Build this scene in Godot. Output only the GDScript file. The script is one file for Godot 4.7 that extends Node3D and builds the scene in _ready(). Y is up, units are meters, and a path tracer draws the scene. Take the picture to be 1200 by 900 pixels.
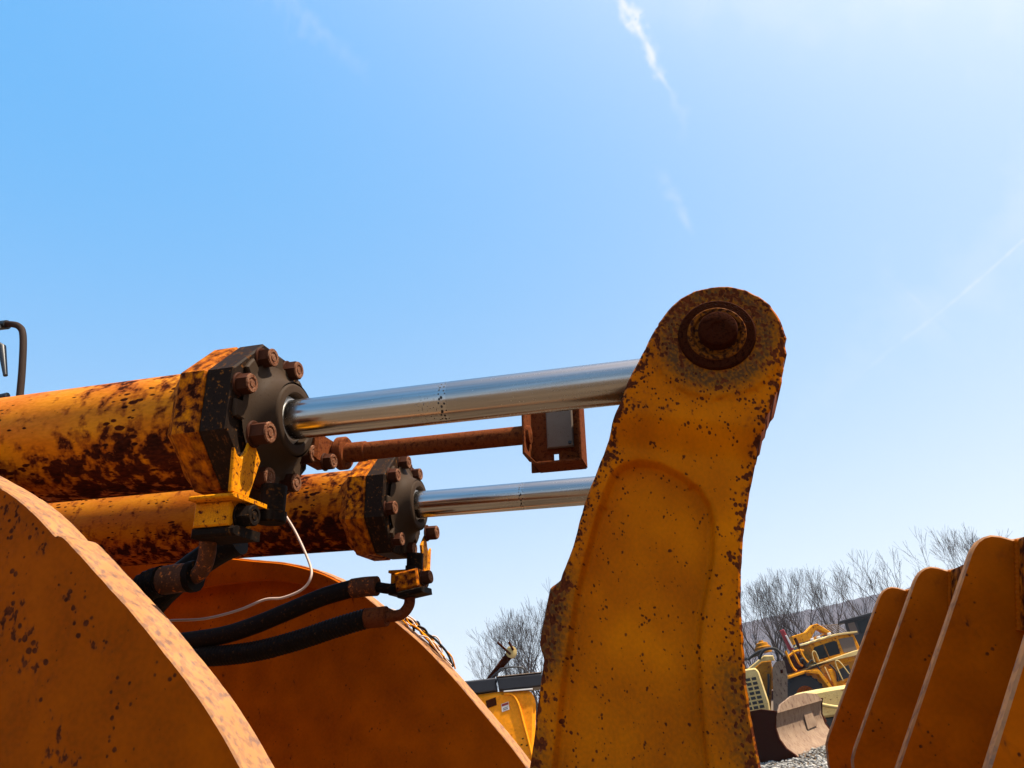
extends Node3D
# A wheel loader's tilt cylinders, levers and lift arms against a spring sky, with a yard of parked machines behind.
# x runs forward along the loader, y up, z towards the photographer; metres.

const RUST_D := Color(0.20, 0.095, 0.06)
const RUST_L := Color(0.46, 0.22, 0.10)
const TILT := -9.06            # the tilt cylinders slope down towards the levers
const LOADER := Vector3(-0.9, 0.0, -2.14)

var M := {}
var names := {}
var loader: Node3D


func _ready():
	var cam := Camera3D.new()
	cam.name = "camera"
	cam.fov = 55.03
	cam.near = 0.05
	cam.far = 6000.0
	cam.position = Vector3(0, 1.7, 0)
	cam.basis = Basis(Vector3.UP, deg_to_rad(10.0)) * Basis(Vector3.RIGHT, deg_to_rad(24.0)) * Basis(Vector3.BACK, deg_to_rad(-11.0))
	add_child(cam)
	cam.current = true

	var env := Environment.new()
	env.background_mode = Environment.BG_SKY
	var sky := Sky.new()
	var pano := PanoramaSkyMaterial.new()
	pano.panorama = make_sky()
	sky.sky_material = pano
	env.sky = sky
	env.background_energy_multiplier = 1.0
	env.tonemap_mode = Environment.TONE_MAPPER_LINEAR
	env.tonemap_exposure = 2.5
	env.sdfgi_enabled = true
	env.ssao_enabled = true
	env.ssil_enabled = true
	env.fog_enabled = true
	env.fog_density = 0.0003
	env.fog_light_color = Color(0.74, 0.80, 0.90)
	var we := WorldEnvironment.new()
	we.name = "environment"
	we.environment = env
	add_child(we)

	var sun := DirectionalLight3D.new()
	sun.name = "sun"
	sun.light_energy = 1.6
	sun.light_color = Color(1.0, 0.955, 0.88)
	sun.light_angular_distance = 0.5
	sun.shadow_enabled = true
	add_child(sun)
	sun.look_at_from_position(Vector3.ZERO, -SUN_DIR, Vector3.UP)

	make_materials()
	build_setting()
	build_loader()
	build_yard()
	build_trees()


# ---------------------------------------------------------------- sky
const SUN_DIR := Vector3(0.52, 0.84, -0.035)


const SKY_K := 0.403


func sky_color(d: Vector3) -> Color:
	var s := SUN_DIR.normalized()
	var up: float = clampf(d.y, 0.0, 1.0)
	var c: float = d.dot(s)
	var ang := rad_to_deg(acos(clampf(c, -1.0, 1.0)))
	var zen := Vector3(0.055, 0.42, 0.92) * (1.0 - 0.5 * smoothstep(85.0, 140.0, ang))
	var hor := Vector3(0.88, 0.60, 0.14) * (1.0 - 0.45 * smoothstep(88.0, 145.0, ang))
	var v := zen + hor * pow(1.0 - up, 2.25)
	v += Vector3(1.0, 0.68, 0.42) * minf(10.0 * exp(-ang / 14.0), 1.1)
	return Color(v.x, v.y, v.z) * SKY_K


func sky_dir(az: float, el: float) -> Vector3:
	var a := deg_to_rad(az)
	var e := deg_to_rad(el)
	return Vector3(sin(a) * cos(e), sin(e), -cos(a) * cos(e))


func make_sky() -> ImageTexture:
	var w := 512
	var h := 256
	var pad := 8
	var small := Image.create(w + pad * 2, h, false, Image.FORMAT_RGBF)
	for y in h:
		var el := 90.0 - (y + 0.5) / h * 180.0
		for x in w + pad * 2:
			small.set_pixel(x, y, sky_color(sky_dir((x - pad + 0.5) / w * 360.0, el)))
	small.resize((w + pad * 2) * 8, 2048, Image.INTERPOLATE_CUBIC)
	small = small.get_region(Rect2i(pad * 8, 0, 4096, 2048))
	var nz := FastNoiseLite.new()
	nz.seed = 5
	nz.frequency = 0.035
	nz.fractal_octaves = 4
	# condensation trails and wisps: azimuth, elevation, half-width in degrees, strength
	trail(small, nz, [[8.3, 49.6], [8.85, 48.2], [9.45, 46.7], [9.7, 45.0], [9.9, 43.1], [10.38, 41.5]], [0.42, 0.45, 0.5, 0.46, 0.36, 0.2], [0.42, 0.6, 0.76, 0.72, 0.6, 0.25])
	trail(small, nz, [[10.38, 41.5], [10.6, 39.2], [9.6, 37.6]], [0.35, 0.4, 0.4], [0.12, 0.08, 0.0])
	trail(small, nz, [[7.0, 37.2], [7.5, 35.6], [7.8, 34.1], [8.05, 32.0], [8.2, 31.2]], [0.4, 0.6, 0.6, 0.45, 0.3], [0.0, 0.10, 0.15, 0.15, 0.0])
	trail(small, nz, [[-30.0, 53.6], [-26.9, 52.5], [-23.2, 50.8], [-19.7, 48.4], [-18.5, 47.0]], [0.8, 0.9, 0.9, 0.7, 0.5], [0.03, 0.08, 0.09, 0.04, 0.0])
	trail(small, nz, [[33.5, 23.3], [28.95, 21.96], [23.8, 20.13], [18.5, 18.5], [14.0, 16.9]], [0.09, 0.085, 0.1, 0.15, 0.2], [0.36, 0.33, 0.2, 0.07, 0.0])
	nz.frequency = 0.012
	trail(small, nz, [[2.0, 54.0], [18.0, 47.0], [34.0, 38.0], [46.0, 33.0]], [2.0, 3.0, 3.5, 4.0], [0.0, 0.10, 0.16, 0.12])
	trail(small, nz, [[8.0, 16.0], [22.0, 20.0], [36.0, 25.0]], [1.5, 2.4, 3.0], [0.0, 0.10, 0.14])
	return ImageTexture.create_from_image(small)


func trail(im: Image, nz: FastNoiseLite, pts: Array, half: Array, power: Array):
	var W := im.get_width()
	var H := im.get_height()
	var pp := 360.0 / W
	for i in pts.size() - 1:
		var a := Vector2(pts[i][0], pts[i][1])
		var b := Vector2(pts[i + 1][0], pts[i + 1][1])
		var sq := cos(deg_to_rad((a.y + b.y) / 2.0))
		var ln := Vector2((b.x - a.x) * sq, b.y - a.y).length()
		var reach: float = maxf(half[i], half[i + 1]) * 2.6
		var x0 := int(floor((minf(a.x, b.x) - reach / sq) / pp))
		var x1 := int(ceil((maxf(a.x, b.x) + reach / sq) / pp))
		var y0 := int((90.0 - maxf(a.y, b.y) - reach) / pp)
		var y1 := int((90.0 - minf(a.y, b.y) + reach) / pp)
		for y in range(maxi(y0, 0), mini(y1, H)):
			for x in range(x0, x1):
				var p := Vector2((x + 0.5) * pp, 90.0 - (y + 0.5) * pp)
				var q := Vector2((p.x - a.x) * sq, p.y - a.y)
				var d := Vector2((b.x - a.x) * sq, b.y - a.y) / ln
				var t := q.dot(d) / ln
				if t < 0.0 or t >= 1.0:
					continue
				var off := q.dot(Vector2(-d.y, d.x))
				var n := nz.get_noise_2d(x * 1.5, y * 1.5)
				var hw := lerpf(half[i], half[i + 1], t) * (0.75 + 0.7 * n)
				off += nz.get_noise_2d(x * 0.6 + 300.0, y * 0.6) * hw * 0.9
				var f := exp(-pow(absf(off) / maxf(hw, 0.02), 2.0)) * lerpf(power[i], power[i + 1], t) * clampf(0.85 + 0.9 * n, 0.0, 1.2)
				if f < 0.004:
					continue
				var xx := posmod(x, W)
				im.set_pixel(xx, y, im.get_pixel(xx, y).lerp(Color(1.02, 1.02, 1.02) * SKY_K, clampf(f, 0.0, 1.0)))


# ---------------------------------------------------------------- textures
func nz(w: int, h: int, freq: float, seed: int, oct := 4, kind := FastNoiseLite.TYPE_SIMPLEX_SMOOTH, tile := false) -> PackedByteArray:
	var n := FastNoiseLite.new()
	n.seed = seed
	n.frequency = freq
	n.noise_type = kind
	n.fractal_octaves = oct
	if oct <= 1:
		n.fractal_type = FastNoiseLite.FRACTAL_NONE
	if kind == FastNoiseLite.TYPE_CELLULAR:
		n.cellular_return_type = FastNoiseLite.RETURN_DISTANCE
		n.cellular_jitter = 1.0
	var im: Image = n.get_seamless_image(w, h, false, false, 0.15) if tile else n.get_image(w, h)
	return im.get_data()


func stretch(w: int, h: int, sw: int, sh: int, freq: float, seed: int, tile := false) -> PackedByteArray:
	# noise drawn small one way and stretched: streaks
	var n := FastNoiseLite.new()
	n.seed = seed
	n.frequency = freq
	n.fractal_octaves = 5
	n.fractal_gain = 0.62
	var im: Image = n.get_seamless_image(sw, sh, false, false, 0.15) if tile else n.get_image(sw, sh)
	im.resize(w, h, Image.INTERPOLATE_CUBIC)
	return im.get_data()


func field(w: int, h: int, low: int, f: Callable) -> PackedByteArray:
	# a smooth mask computed on a coarse grid; f takes u and v from 0 to 1
	var im := Image.create(low, low, false, Image.FORMAT_L8)
	for y in low:
		for x in low:
			var v: float = clampf(f.call((x + 0.5) / low, (y + 0.5) / low), 0.0, 1.0)
			im.set_pixel(x, y, Color(v, v, v))
	im.resize(w, h, Image.INTERPOLATE_BILINEAR)
	return im.get_data()


func paint_map(w: int, h: int, o: Dictionary) -> Array:
	# paint that is chipped down to rust: round pits, flaking patches and streaks, thicker where o.mask says so
	var sd: int = o.seed
	var tile: bool = o.get("tile", false)
	var big := nz(w, h, o.get("big_f", 0.006), sd, 3, FastNoiseLite.TYPE_SIMPLEX_SMOOTH, tile)
	var fine := nz(w, h, 0.09, sd + 1, 3, FastNoiseLite.TYPE_SIMPLEX_SMOOTH, tile)
	var cell := nz(w, h, o.get("spot_f", 0.035), sd + 2, 1, FastNoiseLite.TYPE_CELLULAR, tile)
	var pick := nz(w, h, o.get("spot_f", 0.035) * 0.24, sd + 3, 3, FastNoiseLite.TYPE_SIMPLEX_SMOOTH, tile)
	var patch: PackedByteArray = o.get("patch_map", PackedByteArray())
	if patch.is_empty():
		patch = nz(w, h, o.get("patch_f", 0.02), sd + 4, 5, FastNoiseLite.TYPE_SIMPLEX_SMOOTH, tile)
	var mask: PackedByteArray = o.get("mask", PackedByteArray())
	var has_mask := not mask.is_empty()
	var dmask: PackedByteArray = o.get("dust_mask", PackedByteArray())
	var has_dust := not dmask.is_empty()
	var has2: bool = o.has("spot2")
	var cell2 := nz(w, h, o.get("spot2", 0.03), sd + 7, 1, FastNoiseLite.TYPE_CELLULAR, tile) if has2 else PackedByteArray()
	var pick2 := nz(w, h, o.get("spot2", 0.03) * 0.8, sd + 8, 2, FastNoiseLite.TYPE_SIMPLEX_SMOOTH, tile) if has2 else PackedByteArray()
	var base: Color = o.base
	var alt: Color = o.alt
	var dust: Color = o.get("dust", base)
	var dust_k: float = o.get("dust_k", 0.0)
	var rd: Color = o.get("rust_d", RUST_D)
	var rl: Color = o.get("rust_l", RUST_L)
	var spot_r: float = o.get("spot_r", 0.2)
	var thr: float = o.get("patch", 0.9)
	var mk: float = o.get("mask_k", 0.5)
	var hard: float = o.get("hard", 14.0)
	var halo: float = o.get("halo", 0.35)
	var halo_w: float = o.get("halo_w", 5.0)
	var pick0: float = o.get("pick", 0.55)
	var rough0: float = o.get("rough", 0.5)
	var col := PackedByteArray()
	col.resize(w * h * 3)
	var rh := PackedByteArray()
	rh.resize(w * h * 3)
	for i in w * h:
		var b := big[i] / 255.0
		var f := fine[i] / 255.0
		var m := mask[i] / 255.0 if has_mask else 0.0
		var pk := (pick[i] / 255.0 - pick0 + m * 0.36) * 3.0
		var sr := spot_r * (pk if pk > 0.0 else 0.0) * (0.5 + b)
		var r1 := (sr - cell[i] / 255.0 + (f - 0.5) * 0.12) * 22.0
		if has2:
			var s2 := (pick2[i] / 255.0 - 0.64) * 0.75
			var r3 := (s2 - cell2[i] / 255.0 + (f - 0.5) * 0.32) * 18.0
			if r3 > r1:
				r1 = r3
		var pv := patch[i] / 255.0 + m * mk + (f - 0.5) * 0.16 - thr
		var r2 := pv * hard
		var r := r1 if r1 > r2 else r2
		r = 0.0 if r < 0.0 else (1.0 if r > 1.0 else r)
		var hl := (pv + 0.8 / halo_w) * halo_w
		hl = (0.0 if hl < 0.0 else (1.0 if hl > 1.0 else hl)) * halo
		var dk := dust_k * f * (1.4 - b)
		if has_dust:
			dk = minf(dk + dmask[i] / 255.0 * (0.4 + 0.9 * f), 1.0)
		var red := base.r + (alt.r - base.r) * b
		var gre := base.g + (alt.g - base.g) * b
		var blu := base.b + (alt.b - base.b) * b
		red += (dust.r - red) * dk
		gre += (dust.g - gre) * dk
		blu += (dust.b - blu) * dk
		red += (rl.r - red) * hl
		gre += (rl.g - gre) * hl
		blu += (rl.b - blu) * hl
		var q := f * 0.75 + b * 0.5 - 0.25
		q = 0.0 if q < 0.0 else (1.0 if q > 1.0 else q)
		red += (rd.r + (rl.r - rd.r) * q - red) * r
		gre += (rd.g + (rl.g - rd.g) * q - gre) * r
		blu += (rd.b + (rl.b - rd.b) * q - blu) * r
		var j := i * 3
		col[j] = int(clampf(red, 0.0, 1.0) * 255.0)
		col[j + 1] = int(clampf(gre, 0.0, 1.0) * 255.0)
		col[j + 2] = int(clampf(blu, 0.0, 1.0) * 255.0)
		rh[j] = int(clampf(rough0 + (0.94 - rough0) * r + (f - 0.5) * 0.18 + hl * 0.2, 0.0, 1.0) * 255.0)
		rh[j + 1] = int(clampf(0.72 - 0.45 * r + (f - 0.5) * (0.10 + 0.35 * r), 0.0, 1.0) * 255.0)
	var out := []
	for d in [col, rh]:
		var im := Image.create_from_data(w, h, false, Image.FORMAT_RGB8, d)
		out.append(im)
	# relief wants its own image, read from the red channel
	var hb := PackedByteArray()
	hb.resize(w * h)
	for i in w * h:
		hb[i] = rh[i * 3 + 1]
	out.append(Image.create_from_data(w, h, false, Image.FORMAT_L8, hb))
	return out


func tex_mat(maps: Array, scale := Vector3.ONE, tri := false, relief := 0.1, world := false) -> StandardMaterial3D:
	var m := StandardMaterial3D.new()
	m.albedo_texture = ImageTexture.create_from_image(maps[0])
	m.roughness_texture = ImageTexture.create_from_image(maps[1])
	m.roughness_texture_channel = BaseMaterial3D.TEXTURE_CHANNEL_RED
	m.roughness = 1.0
	m.metallic_specular = 0.10
	if relief > 0.0:
		m.heightmap_enabled = true
		m.heightmap_scale = relief
		m.heightmap_texture = ImageTexture.create_from_image(maps[2])
	m.uv1_scale = scale
	m.uv1_triplanar = tri
	m.uv1_world_triplanar = world
	m.cull_mode = BaseMaterial3D.CULL_DISABLED
	return m


func tinted(src: StandardMaterial3D, tint: Color) -> StandardMaterial3D:
	var m: StandardMaterial3D = src.duplicate()
	m.albedo_color = tint
	return m


func flat_mat(c: Color, rough := 0.6, metal := 0.0) -> StandardMaterial3D:
	var m := StandardMaterial3D.new()
	m.albedo_color = c
	m.roughness = rough
	m.metallic = metal
	m.cull_mode = BaseMaterial3D.CULL_DISABLED
	return m


func make_materials():
	# lever: planar map, x -0.45..0.40, y 1.45..2.50
	var lo := PackedVector2Array(LEVER)
	var mask := field(1024, 1024, 96, func(u, v): return lever_wear(lo, Vector2(-0.45 + u * 0.85, 2.50 - v * 1.05)))
	var dmask := field(1024, 1024, 96, func(u, v): return lever_dust(Vector2(-0.45 + u * 0.85, 2.50 - v * 1.05)))
	M.lever = tex_mat(paint_map(1024, 1024, {"seed": 11, "base": Color(0.68, 0.335, 0.0), "alt": Color(0.81, 0.445, 0.0), "dust": Color(0.31, 0.21, 0.12), "dust_k": 0.2, "spot_f": 0.09, "spot_r": 0.27, "pick": 0.58, "spot2": 0.034, "patch_f": 0.035, "patch": 1.04, "mask": mask, "dust_mask": dmask, "mask_k": 0.52, "halo": 0.5, "rough": 0.42, "big_f": 0.004}), Vector3.ONE, false, 0.09)
	# cylinder barrel: once round by 2.4 m along
	var bm := field(1024, 1024, 64, func(u, v): return barrel_wear(u, v))
	M.barrel = tex_mat(paint_map(1024, 1024, {"seed": 23, "base": Color(0.76, 0.40, 0.0), "alt": Color(0.85, 0.55, 0.02), "dust": Color(0.42, 0.20, 0.04), "dust_k": 0.3, "halo_w": 3.2, "spot_f": 0.05, "spot_r": 0.2, "patch_map": stretch(1024, 1024, 380, 1024, 0.035, 27), "patch": 0.93, "hard": 7.5, "mask": bm, "mask_k": 0.55, "halo": 0.75, "rough": 0.45, "rust_d": Color(0.13, 0.055, 0.035), "rust_l": Color(0.38, 0.15, 0.05)}), Vector3.ONE, false, 0.12)
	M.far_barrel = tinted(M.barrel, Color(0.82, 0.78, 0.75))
	# big plates: lift arms and bucket, orange; 1.5 m tile in the plane of the plate
	var am := field(1024, 1024, 96, func(u, v): return arm_wear(Vector2(-2.2 + u * 1.6, 2.75 - v * 1.6)))
	M.arm = tex_mat(paint_map(1024, 1024, {"seed": 37, "base": Color(0.56, 0.245, 0.0), "alt": Color(0.63, 0.29, 0.0), "dust": Color(0.36, 0.19, 0.04), "dust_k": 0.35, "spot_f": 0.055, "spot_r": 0.19, "patch_map": stretch(1024, 1024, 900, 560, 0.05, 39), "patch": 0.98, "mask": am, "mask_k": 0.55, "halo": 0.45, "rough": 0.55, "big_f": 0.009, "rust_d": Color(0.17, 0.08, 0.055)}), Vector3.ONE, false, 0.07)
	var tile := paint_map(768, 768, {"seed": 51, "tile": true, "base": Color(0.63, 0.285, 0.0), "alt": Color(0.74, 0.36, 0.0), "dust": Color(0.42, 0.21, 0.04), "dust_k": 0.35, "spot_f": 0.06, "spot_r": 0.15, "patch_map": stretch(768, 768, 700, 300, 0.03, 55, true), "patch": 0.90, "halo": 0.4, "rough": 0.52, "big_f": 0.008})
	M.plate = tex_mat(tile, Vector3.ONE * 0.9, true, 0.06, true)
	M.far_arm = tinted(M.plate, Color(0.98, 1.0, 0.9))
	# worn edges of the plates: scuffed primer, sunlit paleness put into the paint colour
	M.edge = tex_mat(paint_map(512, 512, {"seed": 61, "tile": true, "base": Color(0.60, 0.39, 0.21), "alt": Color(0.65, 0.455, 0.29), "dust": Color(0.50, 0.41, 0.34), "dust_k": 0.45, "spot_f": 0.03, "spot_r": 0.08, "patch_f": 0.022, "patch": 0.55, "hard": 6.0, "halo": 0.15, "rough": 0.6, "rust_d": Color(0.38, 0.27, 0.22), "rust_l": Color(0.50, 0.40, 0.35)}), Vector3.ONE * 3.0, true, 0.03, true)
	# yellow paint with chips
	var ym := paint_map(768, 768, {"seed": 71, "tile": true, "base": Color(0.79, 0.46, 0.01), "alt": Color(0.88, 0.58, 0.05), "dust": Color(0.48, 0.30, 0.10), "dust_k": 0.5, "spot_f": 0.04, "spot_r": 0.28, "patch_f": 0.025, "patch": 0.72, "halo": 0.4, "rough": 0.45})
	M.yellow = tex_mat(ym, Vector3.ONE * 2.6, true, 0.06, true)
	M.flange = tex_mat(paint_map(512, 512, {"seed": 75, "tile": true, "base": Color(0.74, 0.37, 0.0), "alt": Color(0.86, 0.54, 0.03), "dust": Color(0.44, 0.22, 0.05), "dust_k": 0.5, "spot_f": 0.04, "spot_r": 0.25, "patch_f": 0.02, "patch": 0.56, "hard": 7.0, "halo_w": 2.4, "halo": 0.85, "rough": 0.5, "rust_d": Color(0.13, 0.055, 0.035), "rust_l": Color(0.36, 0.16, 0.08)}), Vector3.ONE * 3.0, true, 0.12, true)
	M.keeper = tinted(tex_mat(paint_map(256, 256, {"seed": 77, "tile": true, "base": Color(0.50, 0.27, 0.04), "alt": Color(0.60, 0.34, 0.05), "dust": Color(0.3, 0.16, 0.08), "dust_k": 0.6, "spot_f": 0.05, "spot_r": 0.35, "patch_f": 0.06, "patch": 0.46, "hard": 5.0, "rust_d": Color(0.15, 0.08, 0.06), "rust_l": Color(0.28, 0.14, 0.08)}), Vector3.ONE * 5.0, true, 0.1, true), Color(0.9, 0.9, 0.9))
	# bare rust
	var rm := paint_map(512, 512, {"seed": 81, "tile": true, "base": Color(0.26, 0.125, 0.075), "alt": Color(0.36, 0.18, 0.10), "dust": Color(0.58, 0.34, 0.14), "dust_k": 0.55, "spot_f": 0.05, "spot_r": 0.25, "patch_f": 0.03, "patch": 0.62, "halo": 0.3, "rough": 0.85})
	M.rust = tex_mat(rm, Vector3.ONE * 4.0, true, 0.12, true)
	
	M.pin = tinted(tex_mat(rm, Vector3.ONE * 6.0, true, 0.12, true), Color(0.55, 0.5, 0.5))
	# dark oily iron of the glands, with a few flakes of paint left
	var gm := paint_map(512, 512, {"seed": 91, "tile": true, "base": Color(0.085, 0.06, 0.048), "alt": Color(0.13, 0.095, 0.075), "dust": Color(0.32, 0.25, 0.19), "dust_k": 0.3, "spot_f": 0.04, "spot_r": 0.1, "patch_f": 0.024, "patch": 0.74, "halo": 0.15, "rough": 0.55, "rust_d": Color(0.30, 0.18, 0.10), "rust_l": Color(0.52, 0.32, 0.12)})
	M.gland = tex_mat(gm, Vector3.ONE * 4.0, true, 0.08, true)
	var hm := paint_map(512, 512, {"seed": 97, "tile": true, "base": Color(0.26, 0.225, 0.20), "alt": Color(0.34, 0.30, 0.265), "dust": Color(0.48, 0.42, 0.365), "dust_k": 0.5, "spot_f": 0.06, "spot_r": 0.12, "patch_f": 0.03, "patch": 0.85, "halo": 0.2, "rough": 0.55, "rust_d": Color(0.20, 0.15, 0.12), "rust_l": Color(0.34, 0.27, 0.2)})
	M.hub = tinted(tex_mat(hm, Vector3.ONE * 9.0, true, 0.25, true), Color(0.66, 0.61, 0.56))
	var rm2 := paint_map(256, 256, {"seed": 85, "tile": true, "base": Color(0.40, 0.29, 0.235), "alt": Color(0.50, 0.38, 0.31), "dust": Color(0.33, 0.19, 0.13), "dust_k": 0.7, "spot_f": 0.06, "spot_r": 0.3, "patch_f": 0.04, "patch": 0.6, "halo": 0.4, "rough": 0.7})
	M.oily = tinted(M.gland, Color(0.75, 0.78, 0.8))
	M.bolt = tinted(tex_mat(hm, Vector3.ONE * 9.0, true, 0.05, true), Color(0.66, 0.46, 0.38))
	# chrome rods: along the rod, with a ring of pits, thin scuffs and the haze of wear towards the lever
	M.chrome = chrome_mat()
	M.seal = flat_mat(Color(0.80, 0.79, 0.76), 0.4)
	M.bolt_face = tinted(tex_mat(rm2, Vector3.ONE * 14.0, true, 0.08, true), Color(1.0, 1.0, 0.97))  # scuffed bolt ends; paler than the darkened sides, sun contrast put into colour
	M.rubber = tinted(tex_mat(gm, Vector3.ONE * 6.0, true, 0.03, true), Color(0.75, 0.8, 0.85))
	M.rubber.metallic_specular = 0.15
	M.elbow = tinted(M.gland, Color(1.9, 1.6, 1.4))
	M.alu = tinted(tex_mat(hm, Vector3.ONE * 7.0, true, 0.02, true), Color(1.2, 1.2, 1.2))
	M.wire = flat_mat(Color(0.68, 0.58, 0.52), 0.5)
	M.rail = tinted(M.hub, Color(0.62, 0.58, 0.58))
	M.black = flat_mat(Color(0.055, 0.05, 0.055), 0.5)
	# yard
	var bg := paint_map(512, 512, {"seed": 101, "tile": true, "base": Color(0.80, 0.50, 0.03), "alt": Color(0.88, 0.60, 0.07), "dust": Color(0.50, 0.34, 0.14), "dust_k": 0.55, "spot_f": 0.05, "spot_r": 0.25, "patch_f": 0.02, "patch": 0.76, "halo": 0.4, "rough": 0.5})
	M.yard_yellow = tex_mat(bg, Vector3.ONE * 0.5, true, 0.0, true)
	var clean := paint_map(256, 256, {"seed": 105, "tile": true, "base": Color(0.76, 0.66, 0.42), "alt": Color(0.82, 0.73, 0.50), "dust": Color(0.56, 0.47, 0.32), "dust_k": 0.5, "spot_f": 0.03, "spot_r": 0.12, "patch_f": 0.03, "patch": 0.9, "halo": 0.3, "rough": 0.5})
	M.yard_pale = tex_mat(clean, Vector3.ONE * 0.8, true, 0.0, true)
	M.yard_brown = tinted(M.yard_yellow, Color(0.72, 0.72, 1.1))
	M.digger_yellow = tinted(M.yard_pale, Color(1.25, 0.88, 0.30))
	M.navy = flat_mat(Color(0.075, 0.08, 0.11), 0.45)
	M.mold = tex_mat(paint_map(512, 512, {"seed": 111, "tile": true, "base": Color(0.47, 0.39, 0.315), "alt": Color(0.55, 0.465, 0.38), "dust": Color(0.42, 0.34, 0.30), "dust_k": 0.5, "spot_f": 0.02, "spot_r": 0.1, "patch_map": stretch(512, 512, 300, 90, 0.05, 113, true), "patch": 0.60, "hard": 6.0, "halo": 0.4, "rough": 0.6, "rust_d": Color(0.24, 0.17, 0.15), "rust_l": Color(0.44, 0.34, 0.28)}), Vector3.ONE * 0.9, true, 0.2, true)
	M.grey_steel = tinted(M.mold, Color(0.95, 1.0, 1.05))
	M.glass = flat_mat(Color(0.04, 0.055, 0.05, 1.0), 0.15)
	M.glass.metallic_specular = 0.3
	M.pane_sky = M.glass
	M.tyre = flat_mat(Color(0.07, 0.065, 0.065), 0.85)
	M.red = flat_mat(Color(0.55, 0.07, 0.10), 0.5)
	M.white = flat_mat(Color(0.82, 0.80, 0.77), 0.6)
	M.bark = tex_mat(paint_map(256, 256, {"seed": 121, "tile": true, "base": Color(0.18, 0.15, 0.135), "alt": Color(0.25, 0.215, 0.195), "spot_r": 0.0, "patch": 2.0, "rough": 0.9}), Vector3.ONE * 0.7, true, 0.0, true)
	var grav := paint_map(512, 512, {"seed": 131, "tile": true, "base": Color(0.31, 0.255, 0.20), "alt": Color(0.38, 0.32, 0.255), "dust": Color(0.46, 0.41, 0.36), "dust_k": 0.5, "spot_f": 0.09, "spot_r": 0.5, "patch_f": 0.03, "patch": 0.85, "rough": 0.9, "halo": 0.2, "rust_d": Color(0.28, 0.25, 0.23), "rust_l": Color(0.40, 0.37, 0.33)})
	M.gravel = tex_mat(grav, Vector3.ONE * 0.55, true, 2.0, true)
	M.stone = flat_mat(Color(0.60, 0.57, 0.53), 0.9)
	M.hill = tex_mat(paint_map(512, 512, {"seed": 141, "tile": true, "base": Color(0.21, 0.165, 0.165), "alt": Color(0.28, 0.225, 0.22), "dust": Color(0.25, 0.24, 0.19), "dust_k": 0.4, "spot_f": 0.06, "spot_r": 0.2, "patch_f": 0.03, "patch": 0.7, "rough": 0.95, "halo": 0.2, "rust_d": Color(0.15, 0.12, 0.12), "rust_l": Color(0.21, 0.17, 0.16)}), Vector3.ONE * 0.006, true, 400.0, true)


func seg_dist(p: Vector2, a: Vector2, b: Vector2) -> float:
	return p.distance_to(Geometry2D.get_closest_point_to_segment(p, a, b))


func lever_wear(lo: PackedVector2Array, p: Vector2) -> float:
	# worn along both flanks and round the boss, with bare patches where the photograph has them
	var d := 9.0
	for i in lo.size() - 1:
		d = minf(d, seg_dist(p, lo[i], lo[i + 1]))
	var w := (0.95 if p.x < -0.02 + (p.y - 1.9) * 0.35 else 0.58) * exp(-d / 0.022) + 0.28 * exp(-d / 0.06)
	var boss := absf(p.distance_to(Vector2(0.19, 2.345)) - 0.085)
	w += 0.42 * exp(-boss / 0.05)
	if p.y > 2.16 and p.y > 2.235 - (p.x + 0.03) * 0.42 - 0.02:
		w += 0.14
	w += 0.9 * exp(-pow(d / 0.007, 2.0))
	w += 0.85 * exp(-pow(seg_dist(p, Vector2(-0.085, 2.20), Vector2(-0.105, 2.15)) / 0.028, 2.0))
	w += 0.62 * exp(-pow(seg_dist(p, Vector2(-0.30, 1.83), Vector2(-0.255, 1.92)) / 0.035, 2.0))
	w += 0.75 * exp(-pow(seg_dist(p, Vector2(-0.37, 1.66), Vector2(-0.40, 1.55)) / 0.035, 2.0))
	w += 0.4 * exp(-pow(seg_dist(p, Vector2(-0.03, 2.25), Vector2(0.07, 2.205)) / 0.010, 2.0))
	w += 0.4 * exp(-pow(seg_dist(p, Vector2(0.23, 2.16), Vector2(0.21, 2.12)) / 0.018, 2.0))
	w += 0.25 * exp(-pow(seg_dist(p, Vector2(0.115, 2.36), Vector2(0.10, 2.30)) / 0.02, 2.0))
	w += 0.18 * exp(-pow(seg_dist(p, Vector2(0.03, 1.75), Vector2(0.0, 1.5)) / 0.05, 2.0))
	return w


func lever_dust(p: Vector2) -> float:
	# bare, grey-brown weathered metal round the pin; grime in the foot of the panel and on the right rim
	var r := p.distance_to(Vector2(0.19, 2.345))
	var w := 0.75 * exp(-pow((r - 0.098) / 0.022, 2.0))
	w += 0.25 * smoothstep(0.17, 0.10, r)
	w += 0.16 * smoothstep(2.0, 1.5, p.y)
	w += 1.1 * exp(-pow(seg_dist(p, Vector2(-0.305, 1.80), Vector2(-0.255, 1.93)) / 0.036, 2.0))
	w += 0.7 * exp(-pow(seg_dist(p, Vector2(-0.37, 1.66), Vector2(-0.40, 1.5)) / 0.04, 2.0))
	w += 0.5 * exp(-pow(seg_dist(p, Vector2(0.03, 1.7), Vector2(0.02, 1.5)) / 0.03, 2.0))
	return w


func barrel_wear(u: float, v: float) -> float:
	# u goes round from the top towards the photographer, v along from the closed end (0) to the flange (1)
	var a := u * TAU
	var w := 0.0
	var under := smoothstep(0.05, -0.9, cos(a))
	w += 0.68 * under
	var end := smoothstep(0.80, 0.93, v + 0.03 * sin(a * 3.0))
	w += 0.44 * end
	w += 0.10 + 0.06 * sin(v * 31.0)
	return w


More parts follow.
